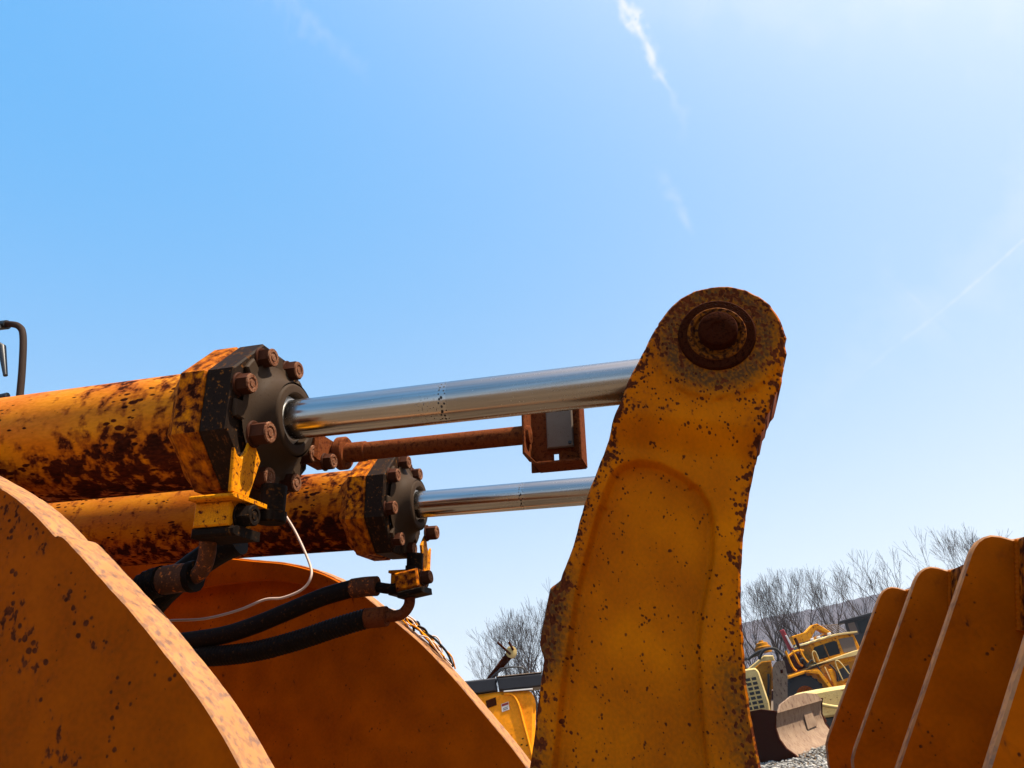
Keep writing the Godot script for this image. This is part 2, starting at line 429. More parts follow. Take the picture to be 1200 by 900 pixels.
func arm_wear(p: Vector2) -> float:
	var w := 0.10
	for s in [[-1.36, 2.10, -1.30, 1.96], [-1.30, 1.96, -1.22, 1.80], [-1.24, 2.10, -1.11, 1.92], [-1.43, 2.16, -1.36, 2.02], [-1.10, 2.24, -1.085, 2.28], [-1.24, 1.80, -1.16, 1.74], [-1.42, 2.33, -1.30, 2.21]]:
		w += 0.42 * exp(-pow(seg_dist(p, Vector2(s[0], s[1]), Vector2(s[2], s[3])) / 0.022, 2.0))
	w += 0.22 * smoothstep(-1.0, -1.5, p.x)
	return w


func chrome_mat() -> StandardMaterial3D:
	# u round the rod from the top towards the photographer, v along the rod 0..1.2 m
	var w := 256
	var h := 1024
	var f := nz(w, h, 0.12, 201, 3)
	var str := stretch(w, h, 256, 24, 0.12, 203)
	var spots := nz(w, h, 0.11, 205, 1, FastNoiseLite.TYPE_CELLULAR)
	var col := PackedByteArray()
	col.resize(w * h * 3)
	var ro := PackedByteArray()
	ro.resize(w * h)
	for y in h:
		var v := float(y) / h * 1.2
		for x in w:
			var i := y * w + x
			var g := f[i] / 255.0
			var s := str[i] / 255.0
			var c := 0.74 - 0.12 * s
			var r := 0.15 + 0.16 * g * s
			var ring := exp(-pow((v - 0.415) / 0.012, 2.0)) * 1.2 + exp(-pow((v - 0.37) / 0.05, 2.0)) * (0.55 if x > 60 and x < 130 else 0.2)
			if v > 0.425:
				r += 0.05 * smoothstep(0.425, 0.6, v)
				c -= 0.05
			var pit := clampf((0.20 * ring - spots[i] / 255.0 + (g - 0.5) * 0.1) * 14.0, 0.0, 1.0)
			c = lerpf(c, 0.25, pit)
			r = lerpf(r, 0.7, pit)
			if v < 0.035:
				r += 0.05
			col[i * 3] = int(c * 255.0)
			col[i * 3 + 1] = int(c * 0.985 * 255.0)
			col[i * 3 + 2] = int(c * 0.965 * 255.0)
			ro[i] = int(clampf(r, 0.0, 1.0) * 255.0)
	var m := StandardMaterial3D.new()
	m.albedo_texture = ImageTexture.create_from_image(Image.create_from_data(w, h, false, Image.FORMAT_RGB8, col))
	m.roughness_texture = ImageTexture.create_from_image(Image.create_from_data(w, h, false, Image.FORMAT_L8, ro))
	m.roughness = 1.0
	m.metallic = 1.0
	m.cull_mode = BaseMaterial3D.CULL_DISABLED
	return m


# ---------------------------------------------------------------- mesh helpers
class MB:
	var P := PackedVector3Array()
	var N := PackedVector3Array()
	var U := PackedVector2Array()

	func tri(a: Vector3, b: Vector3, c: Vector3, na: Vector3, nb: Vector3, nc: Vector3, ua := Vector2.ZERO, ub := Vector2.ZERO, uc := Vector2.ZERO):
		if (c - a).cross(b - a).dot(na + nb + nc) < 0.0:
			P.append_array([a, c, b])
			N.append_array([na, nc, nb])
			U.append_array([ua, uc, ub])
		else:
			P.append_array([a, b, c])
			N.append_array([na, nb, nc])
			U.append_array([ua, ub, uc])

	func quad(a, b, c, d, na, nb, nc, nd, ua := Vector2.ZERO, ub := Vector2.ZERO, uc := Vector2.ZERO, ud := Vector2.ZERO):
		tri(a, b, c, na, nb, nc, ua, ub, uc)
		tri(a, c, d, na, nc, nd, ua, uc, ud)

	func into(mesh: ArrayMesh, m: Material) -> ArrayMesh:
		if P.is_empty():
			return mesh
		var arr := []
		arr.resize(Mesh.ARRAY_MAX)
		arr[Mesh.ARRAY_VERTEX] = P
		arr[Mesh.ARRAY_NORMAL] = N
		arr[Mesh.ARRAY_TEX_UV] = U
		mesh.add_surface_from_arrays(Mesh.PRIMITIVE_TRIANGLES, arr)
		mesh.surface_set_material(mesh.get_surface_count() - 1, m)
		return mesh


func lathe(mb: MB, prof: Array, segs: int, xf := Transform3D.IDENTITY, facets := false, phase := 0.0, vscale := 1.0, v0 := 0.0):
	# turns a profile of (along x, radius) round the x axis; angle 0 is up, then towards +z
	var n := prof.size()
	var sn := []
	for i in n - 1:
		var d: Vector2 = prof[i + 1] - prof[i]
		sn.append(Vector2(-d.y, d.x).normalized() if d.length() > 1e-7 else Vector2(0, 1))
	for i in n - 1:
		var n0: Vector2 = sn[i]
		var n1: Vector2 = sn[i]
		if i > 0 and sn[i - 1].dot(sn[i]) > 0.8:
			n0 = (sn[i - 1] + sn[i]).normalized()
		if i < n - 2 and sn[i + 1].dot(sn[i]) > 0.8:
			n1 = (sn[i + 1] + sn[i]).normalized()
		for j in segs:
			var a0 := TAU * j / segs + phase
			var a1 := TAU * (j + 1) / segs + phase
			var d0 := Vector3(0, cos(a0), sin(a0))
			var d1 := Vector3(0, cos(a1), sin(a1))
			var e0 := (d0 + d1).normalized() if facets else d0
			var e1 := e0 if facets else d1
			var p0: Vector2 = prof[i]
			var p1: Vector2 = prof[i + 1]
			var b := xf.basis
			var na := (b * (Vector3(n0.x, 0, 0) + e0 * n0.y)).normalized()
			var nb := (b * (Vector3(n1.x, 0, 0) + e0 * n1.y)).normalized()
			var nc := (b * (Vector3(n1.x, 0, 0) + e1 * n1.y)).normalized()
			var nd := (b * (Vector3(n0.x, 0, 0) + e1 * n0.y)).normalized()
			var u0 := float(j) / segs
			var u1 := float(j + 1) / segs
			mb.quad(xf * (Vector3(p0.x, 0, 0) + d0 * p0.y), xf * (Vector3(p1.x, 0, 0) + d0 * p1.y), xf * (Vector3(p1.x, 0, 0) + d1 * p1.y), xf * (Vector3(p0.x, 0, 0) + d1 * p0.y), na, nb, nc, nd, Vector2(u0, (p0.x - v0) * vscale), Vector2(u0, (p1.x - v0) * vscale), Vector2(u1, (p1.x - v0) * vscale), Vector2(u1, (p0.x - v0) * vscale))


func V2(a: Array) -> PackedVector2Array:
	var o := PackedVector2Array()
	for p in a:
		o.append(Vector2(p[0], p[1]))
	return o


func prism(cap: MB, side: MB, outline: PackedVector2Array, z0: float, z1: float, bev := 0.004, xf := Transform3D.IDENTITY, uvr := Rect2(0, 0, 1, 1), sharp := 0.82):
	# a plate of that outline in xy from z0 to z1 with chamfered edges
	var o := outline
	if Geometry2D.is_polygon_clockwise(o):
		o = o.duplicate()
		o.reverse()
	var n := o.size()
	var en := []
	for i in n:
		var d := (o[(i + 1) % n] - o[i]).normalized()
		en.append(Vector2(d.y, -d.x))
	var ins := PackedVector2Array()
	for i in n:
		var a: Vector2 = en[(i + n - 1) % n]
		var b: Vector2 = en[i]
		var m := (a + b).normalized()
		ins.append(o[i] - m * bev / maxf(m.dot(b), 0.45))
	var idx := Geometry2D.triangulate_polygon(ins)
	if idx.is_empty():
		ins = o
		idx = Geometry2D.triangulate_polygon(o)
	var b3 := xf.basis
	for k in 2:
		var z := z1 if k == 0 else z0
		var nn := (b3 * Vector3(0, 0, 1 if k == 0 else -1)).normalized()
		for t in range(0, idx.size(), 3):
			var q := []
			for r in 3:
				q.append(ins[idx[t + r]])
			cap.tri(xf * Vector3(q[0].x, q[0].y, z), xf * Vector3(q[1].x, q[1].y, z), xf * Vector3(q[2].x, q[2].y, z), nn, nn, nn, puv(q[0], uvr), puv(q[1], uvr), puv(q[2], uvr))
	var run := 0.0
	for i in n:
		var j := (i + 1) % n
		var e: Vector2 = en[i]
		var ea: Vector2 = e
		var eb: Vector2 = e
		if en[(i + n - 1) % n].dot(e) > sharp:
			ea = (en[(i + n - 1) % n] + e).normalized()
		if en[j].dot(e) > sharp:
			eb = (en[j] + e).normalized()
		var ln := o[i].distance_to(o[j])
		var na := (b3 * Vector3(ea.x, ea.y, 0)).normalized()
		var nb := (b3 * Vector3(eb.x, eb.y, 0)).normalized()
		side.quad(xf * Vector3(o[i].x, o[i].y, z0 + bev), xf * Vector3(o[j].x, o[j].y, z0 + bev), xf * Vector3(o[j].x, o[j].y, z1 - bev), xf * Vector3(o[i].x, o[i].y, z1 - bev), na, nb, nb, na, Vector2(run, 0), Vector2(run + ln, 0), Vector2(run + ln, z1 - z0), Vector2(run, z1 - z0))
		if bev > 0.0:
			for k in 2:
				var zi := z1 if k == 0 else z0
				var zo := z1 - bev if k == 0 else z0 + bev
				var s := 1.0 if k == 0 else -1.0
				var ma := (b3 * Vector3(ea.x, ea.y, s)).normalized()
				var mb2 := (b3 * Vector3(eb.x, eb.y, s)).normalized()
				side.quad(xf * Vector3(o[i].x, o[i].y, zo), xf * Vector3(o[j].x, o[j].y, zo), xf * Vector3(ins[j].x, ins[j].y, zi), xf * Vector3(ins[i].x, ins[i].y, zi), ma, mb2, mb2, ma, Vector2(run, 0), Vector2(run + ln, 0), Vector2(run + ln, 0.01), Vector2(run, 0.01))
		run += ln


func puv(p: Vector2, r: Rect2) -> Vector2:
	# planar map: r holds x of the left edge, y of the top edge, width and height
	return Vector2((p.x - r.position.x) / r.size.x, (r.position.y - p.y) / r.size.y)


func box(mb: MB, c: Vector3, s: Vector3, bev := 0.004, xf := Transform3D.IDENTITY):
	var o := V2([[c.x - s.x / 2, c.y - s.y / 2], [c.x + s.x / 2, c.y - s.y / 2], [c.x + s.x / 2, c.y + s.y / 2], [c.x - s.x / 2, c.y + s.y / 2]])
	prism(mb, mb, o, c.z - s.z / 2, c.z + s.z / 2, minf(bev, minf(s.x, minf(s.y, s.z)) * 0.3), xf)


func tube(mb: MB, pts: Array, r, segs := 10, caps := true):
	var n := pts.size()
	var up := Vector3(0.13, 0.31, 0.94)
	var prev := []
	var run := 0.0
	for i in n:
		var d: Vector3 = (pts[mini(i + 1, n - 1)] - pts[maxi(i - 1, 0)]).normalized()
		var x := up.cross(d)
		if x.length() < 0.05:
			x = Vector3(1, 0, 0).cross(d)
		x = x.normalized()
		up = d.cross(x).normalized()
		var rad: float = r[i] if r is Array else r
		if i > 0:
			run += pts[i].distance_to(pts[i - 1])
		var slope := 0.0
		if r is Array:
			slope = (r[mini(i + 1, n - 1)] - r[maxi(i - 1, 0)]) / maxf(pts[mini(i + 1, n - 1)].distance_to(pts[maxi(i - 1, 0)]), 1e-5)
		var ring := []
		for j in segs + 1:
			var a := TAU * j / segs
			var nn := x * cos(a) + up * sin(a)
			ring.append([pts[i] + nn * rad, (nn - d * slope).normalized(), Vector2(float(j) / segs, run)])
		if i > 0:
			for j in segs:
				var a = prev[j]
				var b = ring[j]
				var c = ring[j + 1]
				var e = prev[j + 1]
				mb.quad(a[0], b[0], c[0], e[0], a[1], b[1], c[1], e[1], a[2], b[2], c[2], e[2])
		if caps and (i == 0 or i == n - 1):
			var nd := -d if i == 0 else d
			for j in segs:
				mb.tri(pts[i], ring[j][0], ring[j + 1][0], nd, nd, nd)
		prev = ring


func smooth_path(pts: Array, k := 6) -> Array:
	var o := []
	var n := pts.size()
	for i in n - 1:
		var a: Vector3 = pts[maxi(i - 1, 0)]
		var b: Vector3 = pts[i]
		var c: Vector3 = pts[i + 1]
		var d: Vector3 = pts[mini(i + 2, n - 1)]
		for j in k:
			var t := float(j) / k
			o.append(0.5 * (2.0 * b + (c - a) * t + (2.0 * a - 5.0 * b + 4.0 * c - d) * t * t + (3.0 * b - a - 3.0 * c + d) * t * t * t))
	o.append(pts[n - 1])
	return o


func smooth2(pts: Array, k := 4) -> PackedVector2Array:
	var v := []
	for p in pts:
		v.append(Vector3(p[0], p[1], 0))
	var o := PackedVector2Array()
	for p in smooth_path(v, k):
		o.append(Vector2(p.x, p.y))
	return o


func ragged(o: PackedVector2Array, amp: float, sd: int) -> PackedVector2Array:
	# torch-cut unevenness along an outline
	var f := FastNoiseLite.new()
	f.seed = sd
	f.frequency = 22.0
	var out := PackedVector2Array()
	for i in o.size():
		var j := (i + 1) % o.size()
		for k in 3:
			var p := o[i].lerp(o[j], k / 3.0)
			out.append(p + Vector2(f.get_noise_2d(p.x, p.y), f.get_noise_2d(p.y, p.x + 9.0)) * amp)
	return out


func round_corners(o: PackedVector2Array, r: float, k := 5) -> PackedVector2Array:
	var out := PackedVector2Array()
	var n := o.size()
	for i in n:
		var a := (o[(i + n - 1) % n] - o[i])
		var b := (o[(i + 1) % n] - o[i])
		var rr := minf(r, minf(a.length(), b.length()) * 0.45)
		var p0 := o[i] + a.normalized() * rr
		var p1 := o[i] + b.normalized() * rr
		for j in k + 1:
			var t := float(j) / k
			out.append(p0.lerp(o[i], t).lerp(o[i].lerp(p1, t), t))
	return out


# ---------------------------------------------------------------- naming helpers
func numbered(parent: Node, called: String) -> String:
	var key := str(parent.get_instance_id()) + called
	var n: int = names.get(key, 0)
	names[key] = n + 1
	return called if n == 0 else "%s_%03d" % [called, n]


func put(mesh: Mesh, called: String, parent: Node = self, at := Vector3.ZERO) -> MeshInstance3D:
	var o := MeshInstance3D.new()
	o.name = numbered(parent, called)
	o.mesh = mesh
	o.position = at
	parent.add_child(o, true)
	return o


func one(mb: MB, mat: Material, called: String, parent: Node = self, at := Vector3.ZERO) -> MeshInstance3D:
	return put(mb.into(ArrayMesh.new(), mat), called, parent, at)


func tag(o: Node, label: String, category: String, group := "", kind := ""):
	if label:
		o.set_meta("label", label)
	if category:
		o.set_meta("category", category)
	if group:
		o.set_meta("group", group)
	if kind:
		o.set_meta("kind", kind)


func thing(called: String, label: String, category: String, at: Vector3, turn := 0.0, group := "") -> Node3D:
	var o := Node3D.new()
	o.name = numbered(self, called)
	o.position = at
	o.rotation.y = deg_to_rad(turn)
	add_child(o)
	tag(o, label, category, group)
	return o


# ---------------------------------------------------------------- setting
func ground_y(d: float) -> float:
	if d < 19.0:
		return 0.0
	return -0.9 * smoothstep(19.0, 80.0, d)


func build_setting():
	var mb := MB.new()
	var rings := [0.0, 3.0, 6.0, 10.0, 14.0, 19.0, 24.0, 30.0, 36.0, 44.0, 52.0, 62.0, 80.0, 120.0, 250.0, 600.0, 1500.0, 3500.0]
	var segs := 48
	for i in rings.size() - 1:
		for j in segs:
			var q := []
			for c in [[i, j], [i + 1, j], [i + 1, j + 1], [i, j + 1]]:
				var a: float = TAU * c[1] / segs
				var r: float = rings[c[0]]
				q.append(Vector3(sin(a) * r, ground_y(r), -cos(a) * r))
			mb.quad(q[0], q[1], q[2], q[3], Vector3.UP, Vector3.UP, Vector3.UP, Vector3.UP)
	tag(one(mb, M.gravel, "ground"), "", "", "", "structure")

	# loose stones where the gravel is seen, by the dozer blade
	var st := MB.new()
	lathe(st, [Vector2(-0.5, 0.0), Vector2(-0.38, 0.3), Vector2(0.0, 0.5), Vector2(0.3, 0.36), Vector2(0.5, 0.0)], 6, Transform3D.IDENTITY, true)
	var mm := MultiMesh.new()
	mm.transform_format = MultiMesh.TRANSFORM_3D
	mm.use_colors = true
	mm.mesh = st.into(ArrayMesh.new(), M.stone)
	var rng := RandomNumberGenerator.new()
	rng.seed = 77
	mm.instance_count = 9000
	for i in mm.instance_count:
		var x := rng.randf_range(-0.8, 4.0)
		var z := rng.randf_range(-21.0, -14.5)
		var s := rng.randf_range(0.02, 0.065) * (1.6 if rng.randf() < 0.08 else 1.0)
		var b := Basis.from_euler(Vector3(rng.randf() * TAU, rng.randf() * TAU, rng.randf() * TAU)).scaled(Vector3(s, s * 0.7, s))
		var pile := 0.10 * exp(-pow((z + 17.2) / 0.7, 2.0)) * rng.randf() * smoothstep(0.7, 1.6, x)
		mm.set_instance_transform(i, Transform3D(b, Vector3(x, ground_y(Vector2(x, z).length()) + s * 0.2 + pile, z)))
		var g := rng.randf_range(0.06, 0.30)
		mm.set_instance_color(i, Color(g, g * 0.93, g * 0.83))
	var sm := flat_mat(Color.WHITE, 0.9)
	sm.vertex_color_use_as_albedo = true
	var stones := MultiMeshInstance3D.new()
	stones.name = "gravel_stones"
	stones.multimesh = mm
	stones.material_override = sm
	add_child(stones)
	tag(stones, "pale grey loose gravel scattered in front of the dozer blade", "gravel", "", "stuff")

	# wooded ridge on the horizon
	var hb := MB.new()
	var nh := FastNoiseLite.new()
	nh.seed = 9
	nh.frequency = 0.02
	var rows := [[760.0, 0.0], [800.0, 0.35], [850.0, 0.72], [900.0, 0.95], [960.0, 1.0], [1100.0, 0.8]]
	var grid := []
	for r in rows:
		var line := []
		for k in 641:
			var az := -40.0 + k * 0.25
			var h: float = 56.0 * smoothstep(-9.0, 3.0, az) * (1.0 - 0.5 * smoothstep(40.0, 115.0, az)) + 2.6 * nh.get_noise_2d(k * 1.5, 0.0) + 1.8 * nh.get_noise_2d(k * 23.0, 50.0 + r[0])
			h = maxf(h, 6.0)
			var a := deg_to_rad(az)
			line.append(Vector3(sin(a) * r[0], -1.0 + h * r[1], -cos(a) * r[0]))
		grid.append(line)
	for i in grid.size() - 1:
		for k in 640:
			var a: Vector3 = grid[i][k]
			var b: Vector3 = grid[i + 1][k]
			var c: Vector3 = grid[i + 1][k + 1]
			var d: Vector3 = grid[i][k + 1]
			var nn := (b - a).cross(d - a).normalized()
			if nn.y < 0.0:
				nn = -nn
			hb.quad(a, b, c, d, nn, nn, nn, nn)
	tag(one(hb, M.hill, "hill"), "", "", "", "structure")


# ---------------------------------------------------------------- loader
const LEVER: Array[Vector2] = [Vector2(-0.46, 1.35), Vector2(-0.40, 1.53), Vector2(-0.372, 1.615), Vector2(-0.354, 1.665), Vector2(-0.332, 1.73), Vector2(-0.310, 1.792), Vector2(-0.313, 1.824), Vector2(-0.301, 1.853), Vector2(-0.271, 1.923), Vector2(-0.246, 1.935), Vector2(-0.233, 1.955), Vector2(-0.207, 1.994), Vector2(-0.178, 2.052), Vector2(-0.167, 2.073), Vector2(-0.121, 2.142), Vector2(-0.085, 2.195), Vector2(-0.065, 2.229), Vector2(-0.039, 2.261), Vector2(-0.019, 2.296), Vector2(0.018, 2.340), Vector2(0.061, 2.390), Vector2(0.082, 2.413), Vector2(0.110, 2.437), Vector2(0.142, 2.456), Vector2(0.174, 2.464), Vector2(0.211, 2.463), Vector2(0.246, 2.454), Vector2(0.277, 2.435), Vector2(0.300, 2.410), Vector2(0.315, 2.384), Vector2(0.324, 2.346), Vector2(0.323, 2.312), Vector2(0.312, 2.268), Vector2(0.294, 2.228), Vector2(0.277, 2.200), Vector2(0.264, 2.183), Vector2(0.240, 2.152), Vector2(0.219, 2.121), Vector2(0.203, 2.095), Vector2(0.173, 2.037), Vector2(0.144, 1.976), Vector2(0.126, 1.935), Vector2(0.104, 1.875), Vector2(0.082, 1.802), Vector2(0.070, 1.744), Vector2(0.056, 1.684), Vector2(0.048, 1.629), Vector2(0.043, 1.580), Vector2(0.03, 1.45), Vector2(0.02, 1.35)]
const PANEL := [[-0.40, 1.35], [-0.355, 1.52], [-0.328, 1.608], [-0.306, 1.675], [-0.283, 1.745], [-0.254, 1.817], [-0.221, 1.902], [-0.182, 1.978], [-0.146, 2.045], [-0.122, 2.087], [-0.095, 2.125], [-0.067, 2.139], [-0.032, 2.139], [0.010, 2.121], [0.047, 2.087], [0.072, 2.051], [0.083, 2.013], [0.080, 1.973], [0.062, 1.911], [0.038, 1.863], [0.014, 1.816], [-0.005, 1.768], [-0.018, 1.722], [-0.029, 1.675], [-0.040, 1.616], [-0.052, 1.54], [-0.06, 1.35]]
const PIN := Vector2(0.19, 2.345)
var panel_poly: PackedVector2Array


func lever_height(p: Vector2) -> float:
	# relief of the lever's outer face: thick eye at the top, flat rim below it, sunk panel within the rim
	var h := 0.0
	var eye := p.y - (2.205 - (p.x - 0.03) * 0.40)
	h += 0.034 * smoothstep(-0.075, 0.01, eye)
	var r := p.distance_to(PIN)
	h += 0.007 * smoothstep(0.142, 0.136, r)
	var inside := Geometry2D.is_point_in_polygon(p, panel_poly)
	var d := 9.0
	for i in panel_poly.size() - 1:
		d = minf(d, seg_dist(p, panel_poly[i], panel_poly[i + 1]))
	if not inside:
		d = -d
	h -= 0.036 * smoothstep(-0.0005, 0.016 if p.y > 2.06 else 0.0085, d)
	return h


func lever_mesh(z: float) -> ArrayMesh:
	var o := PackedVector2Array(LEVER)
	# torch-cut unevenness of the outline
	var nzz := FastNoiseLite.new()
	nzz.seed = 3
	nzz.frequency = 30.0
	var fine := PackedVector2Array()
	for i in o.size() - 1:
		for k in 4:
			var p := o[i].lerp(o[i + 1], k / 4.0)
			var amp := 0.0016
			if p.x > 0.2 and p.y < 2.31 and p.y > 2.06:
				amp = 0.007
			fine.append(p + Vector2(nzz.get_noise_2d(p.x, p.y), nzz.get_noise_2d(p.y, p.x + 5.0)) * amp)
	fine.append(o[o.size() - 1])
	if Geometry2D.is_polygon_clockwise(fine):
		fine.reverse()
	var inset_list := Geometry2D.offset_polygon(fine, -0.007)
	var inset: PackedVector2Array = inset_list[0]
	var pts := inset.duplicate()
	for off in [0.001, -0.0015, -0.005, -0.009, -0.017]:
		var ring: PackedVector2Array = Geometry2D.offset_polygon(panel_poly, off)[0]
		for i in ring.size():
			var a := ring[i]
			var b := ring[(i + 1) % ring.size()]
			var nseg := maxi(1, int(a.distance_to(b) / 0.005))
			for k in nseg:
				var p := a.lerp(b, float(k) / nseg)
				if Geometry2D.is_point_in_polygon(p, inset) and p.y > 1.37:
					pts.append(p)
	var step := 0.0085
	var y := 1.36
	while y < 2.47:
		var x := -0.46
		while x < 0.34:
			var p := Vector2(x, y)
			if Geometry2D.is_point_in_polygon(p, inset):
				var near := 9.0
				for i in panel_poly.size() - 1:
					near = minf(near, seg_dist(p, panel_poly[i], panel_poly[i + 1]))
				if near > 0.021 or (near > 0.004 and not Geometry2D.is_point_in_polygon(p, panel_poly)):
					pts.append(p)
			x += step
		y += step
	var idx := Geometry2D.triangulate_delaunay(pts)
	var hs := []
	var ns := []
	for p in pts:
		var hh := lever_height(p)
		hs.append(hh)
		var e := 0.003
		var dx := (lever_height(p + Vector2(e, 0)) - lever_height(p - Vector2(e, 0))) / (2.0 * e)
		var dy := (lever_height(p + Vector2(0, e)) - lever_height(p - Vector2(0, e))) / (2.0 * e)
		ns.append(Vector3(-dx, -dy, 1).normalized())
	var mb := MB.new()
	var uvr := Rect2(-0.45, 2.50, 0.85, 1.05)
	for t in range(0, idx.size(), 3):
		var a := pts[idx[t]]
		var b := pts[idx[t + 1]]
		var c := pts[idx[t + 2]]
		if not Geometry2D.is_point_in_polygon((a + b + c) / 3.0, inset):
			continue
		for s in [1.0]:
			var q := []
			for k in 3:
				var p := pts[idx[t + k]]
				q.append(Vector3(p.x, p.y, z + hs[idx[t + k]]))
			mb.tri(q[0], q[1], q[2], ns[idx[t]], ns[idx[t + 1]], ns[idx[t + 2]], puv(a, uvr), puv(b, uvr), puv(c, uvr))
	# chamfer and flank down to the inner face
	var n := inset.size()
	var back := z - 0.16
	for i in n:
		var j := (i + 1) % n
		var a := inset[i]
		var b := inset[j]
		var d := (b - a).normalized()
		var e3 := Vector3(d.y, -d.x, 0)
		var d0 := (a - inset[(i + n - 1) % n]).normalized()
		var d2 := (inset[(j + 1) % n] - b).normalized()
		var oa := a + (Vector2(d.y, -d.x) + Vector2(d0.y, -d0.x)).normalized() * 0.0045
		var ob := b + (Vector2(d.y, -d.x) + Vector2(d2.y, -d2.x)).normalized() * 0.0045
		var ha: float = z + lever_height(a)
		var hb: float = z + lever_height(b)
		var c1 := (e3 + Vector3(0, 0, 0.8)).normalized()
		mb.quad(Vector3(a.x, a.y, ha), Vector3(b.x, b.y, hb), Vector3(ob.x, ob.y, hb - 0.006), Vector3(oa.x, oa.y, ha - 0.006), c1, c1, c1, c1, puv(a, uvr), puv(b, uvr), puv(ob, uvr), puv(oa, uvr))
		mb.quad(Vector3(oa.x, oa.y, ha - 0.006), Vector3(ob.x, ob.y, hb - 0.006), Vector3(ob.x, ob.y, back), Vector3(oa.x, oa.y, back), e3, e3, e3, e3, puv(a, uvr), puv(b, uvr), puv(b - Vector2(0.01, 0.01), uvr), puv(a - Vector2(0.01, 0.01), uvr))
	var cap := Geometry2D.triangulate_polygon(inset)
	for t in range(0, cap.size(), 3):
		var q := []
		for k in 3:
			q.append(Vector3(inset[cap[t + k]].x, inset[cap[t + k]].y, back))
		mb.tri(q[0], q[1], q[2], Vector3.FORWARD, Vector3.FORWARD, Vector3.FORWARD, puv(inset[cap[t]], uvr), puv(inset[cap[t + 1]], uvr), puv(inset[cap[t + 2]], uvr))
	return mb.into(ArrayMesh.new(), M.lever)


func part(mb: MB, mat: Material, called: String, parent: Node = null, label := "") -> MeshInstance3D:
	# a part of the loader given in world coordinates
	var p := parent if parent else loader
	var o := one(mb, mat, called, p, -LOADER if p == loader else Vector3.ZERO)
	if label:
		o.set_meta("label", label)
	return o


func zx(at: Vector3, s := 1.0) -> Transform3D:
	# lathe axis x turned to run along z
	return Transform3D(Basis(Vector3(0, 0, s), Vector3(0, 1, 0), Vector3(-s, 0, 0)), at)


func bolt_mesh(r: float, hgt: float, mat: Material) -> ArrayMesh:
	var mesh := ArrayMesh.new()
	var mb := MB.new()
	lathe(mb, [Vector2(0, r * 1.28), Vector2(0.003, r * 1.28), Vector2(0.005, r * 1.2), Vector2(0.005, 0)], 18)
	lathe(mb, [Vector2(0.005, r * 1.1), Vector2(hgt - 0.005, r * 1.1), Vector2(hgt - 0.0015, r * 1.0)], 6, Transform3D.IDENTITY, true, 0.3)
	mb.into(mesh, mat)
	mb = MB.new()
	lathe(mb, [Vector2(hgt - 0.0035, r * 1.02), Vector2(hgt, r * 0.93), Vector2(hgt, r * 0.62), Vector2(hgt - 0.0022, r * 0.58), Vector2(hgt - 0.0022, r * 0.42), Vector2(hgt, r * 0.38), Vector2(hgt, 0)], 18)
	return mb.into(mesh, M.bolt_face if mat == M.bolt else mat)


func oct(half: float, r: float) -> PackedVector2Array:
	var o := PackedVector2Array()
	for k in 8:
		var a := (k + 0.5) * PI / 4.0
		o.append(Vector2(cos(a), sin(a)) * r / cos(PI / 8.0))
	return o


func yz(at := Vector3.ZERO) -> Transform3D:
	# a prism outline given as (towards photographer, up), extruded along x
	return Transform3D(Basis(Vector3(0, 0, 1), Vector3(0, 1, 0), Vector3(1, 0, 0)), at)


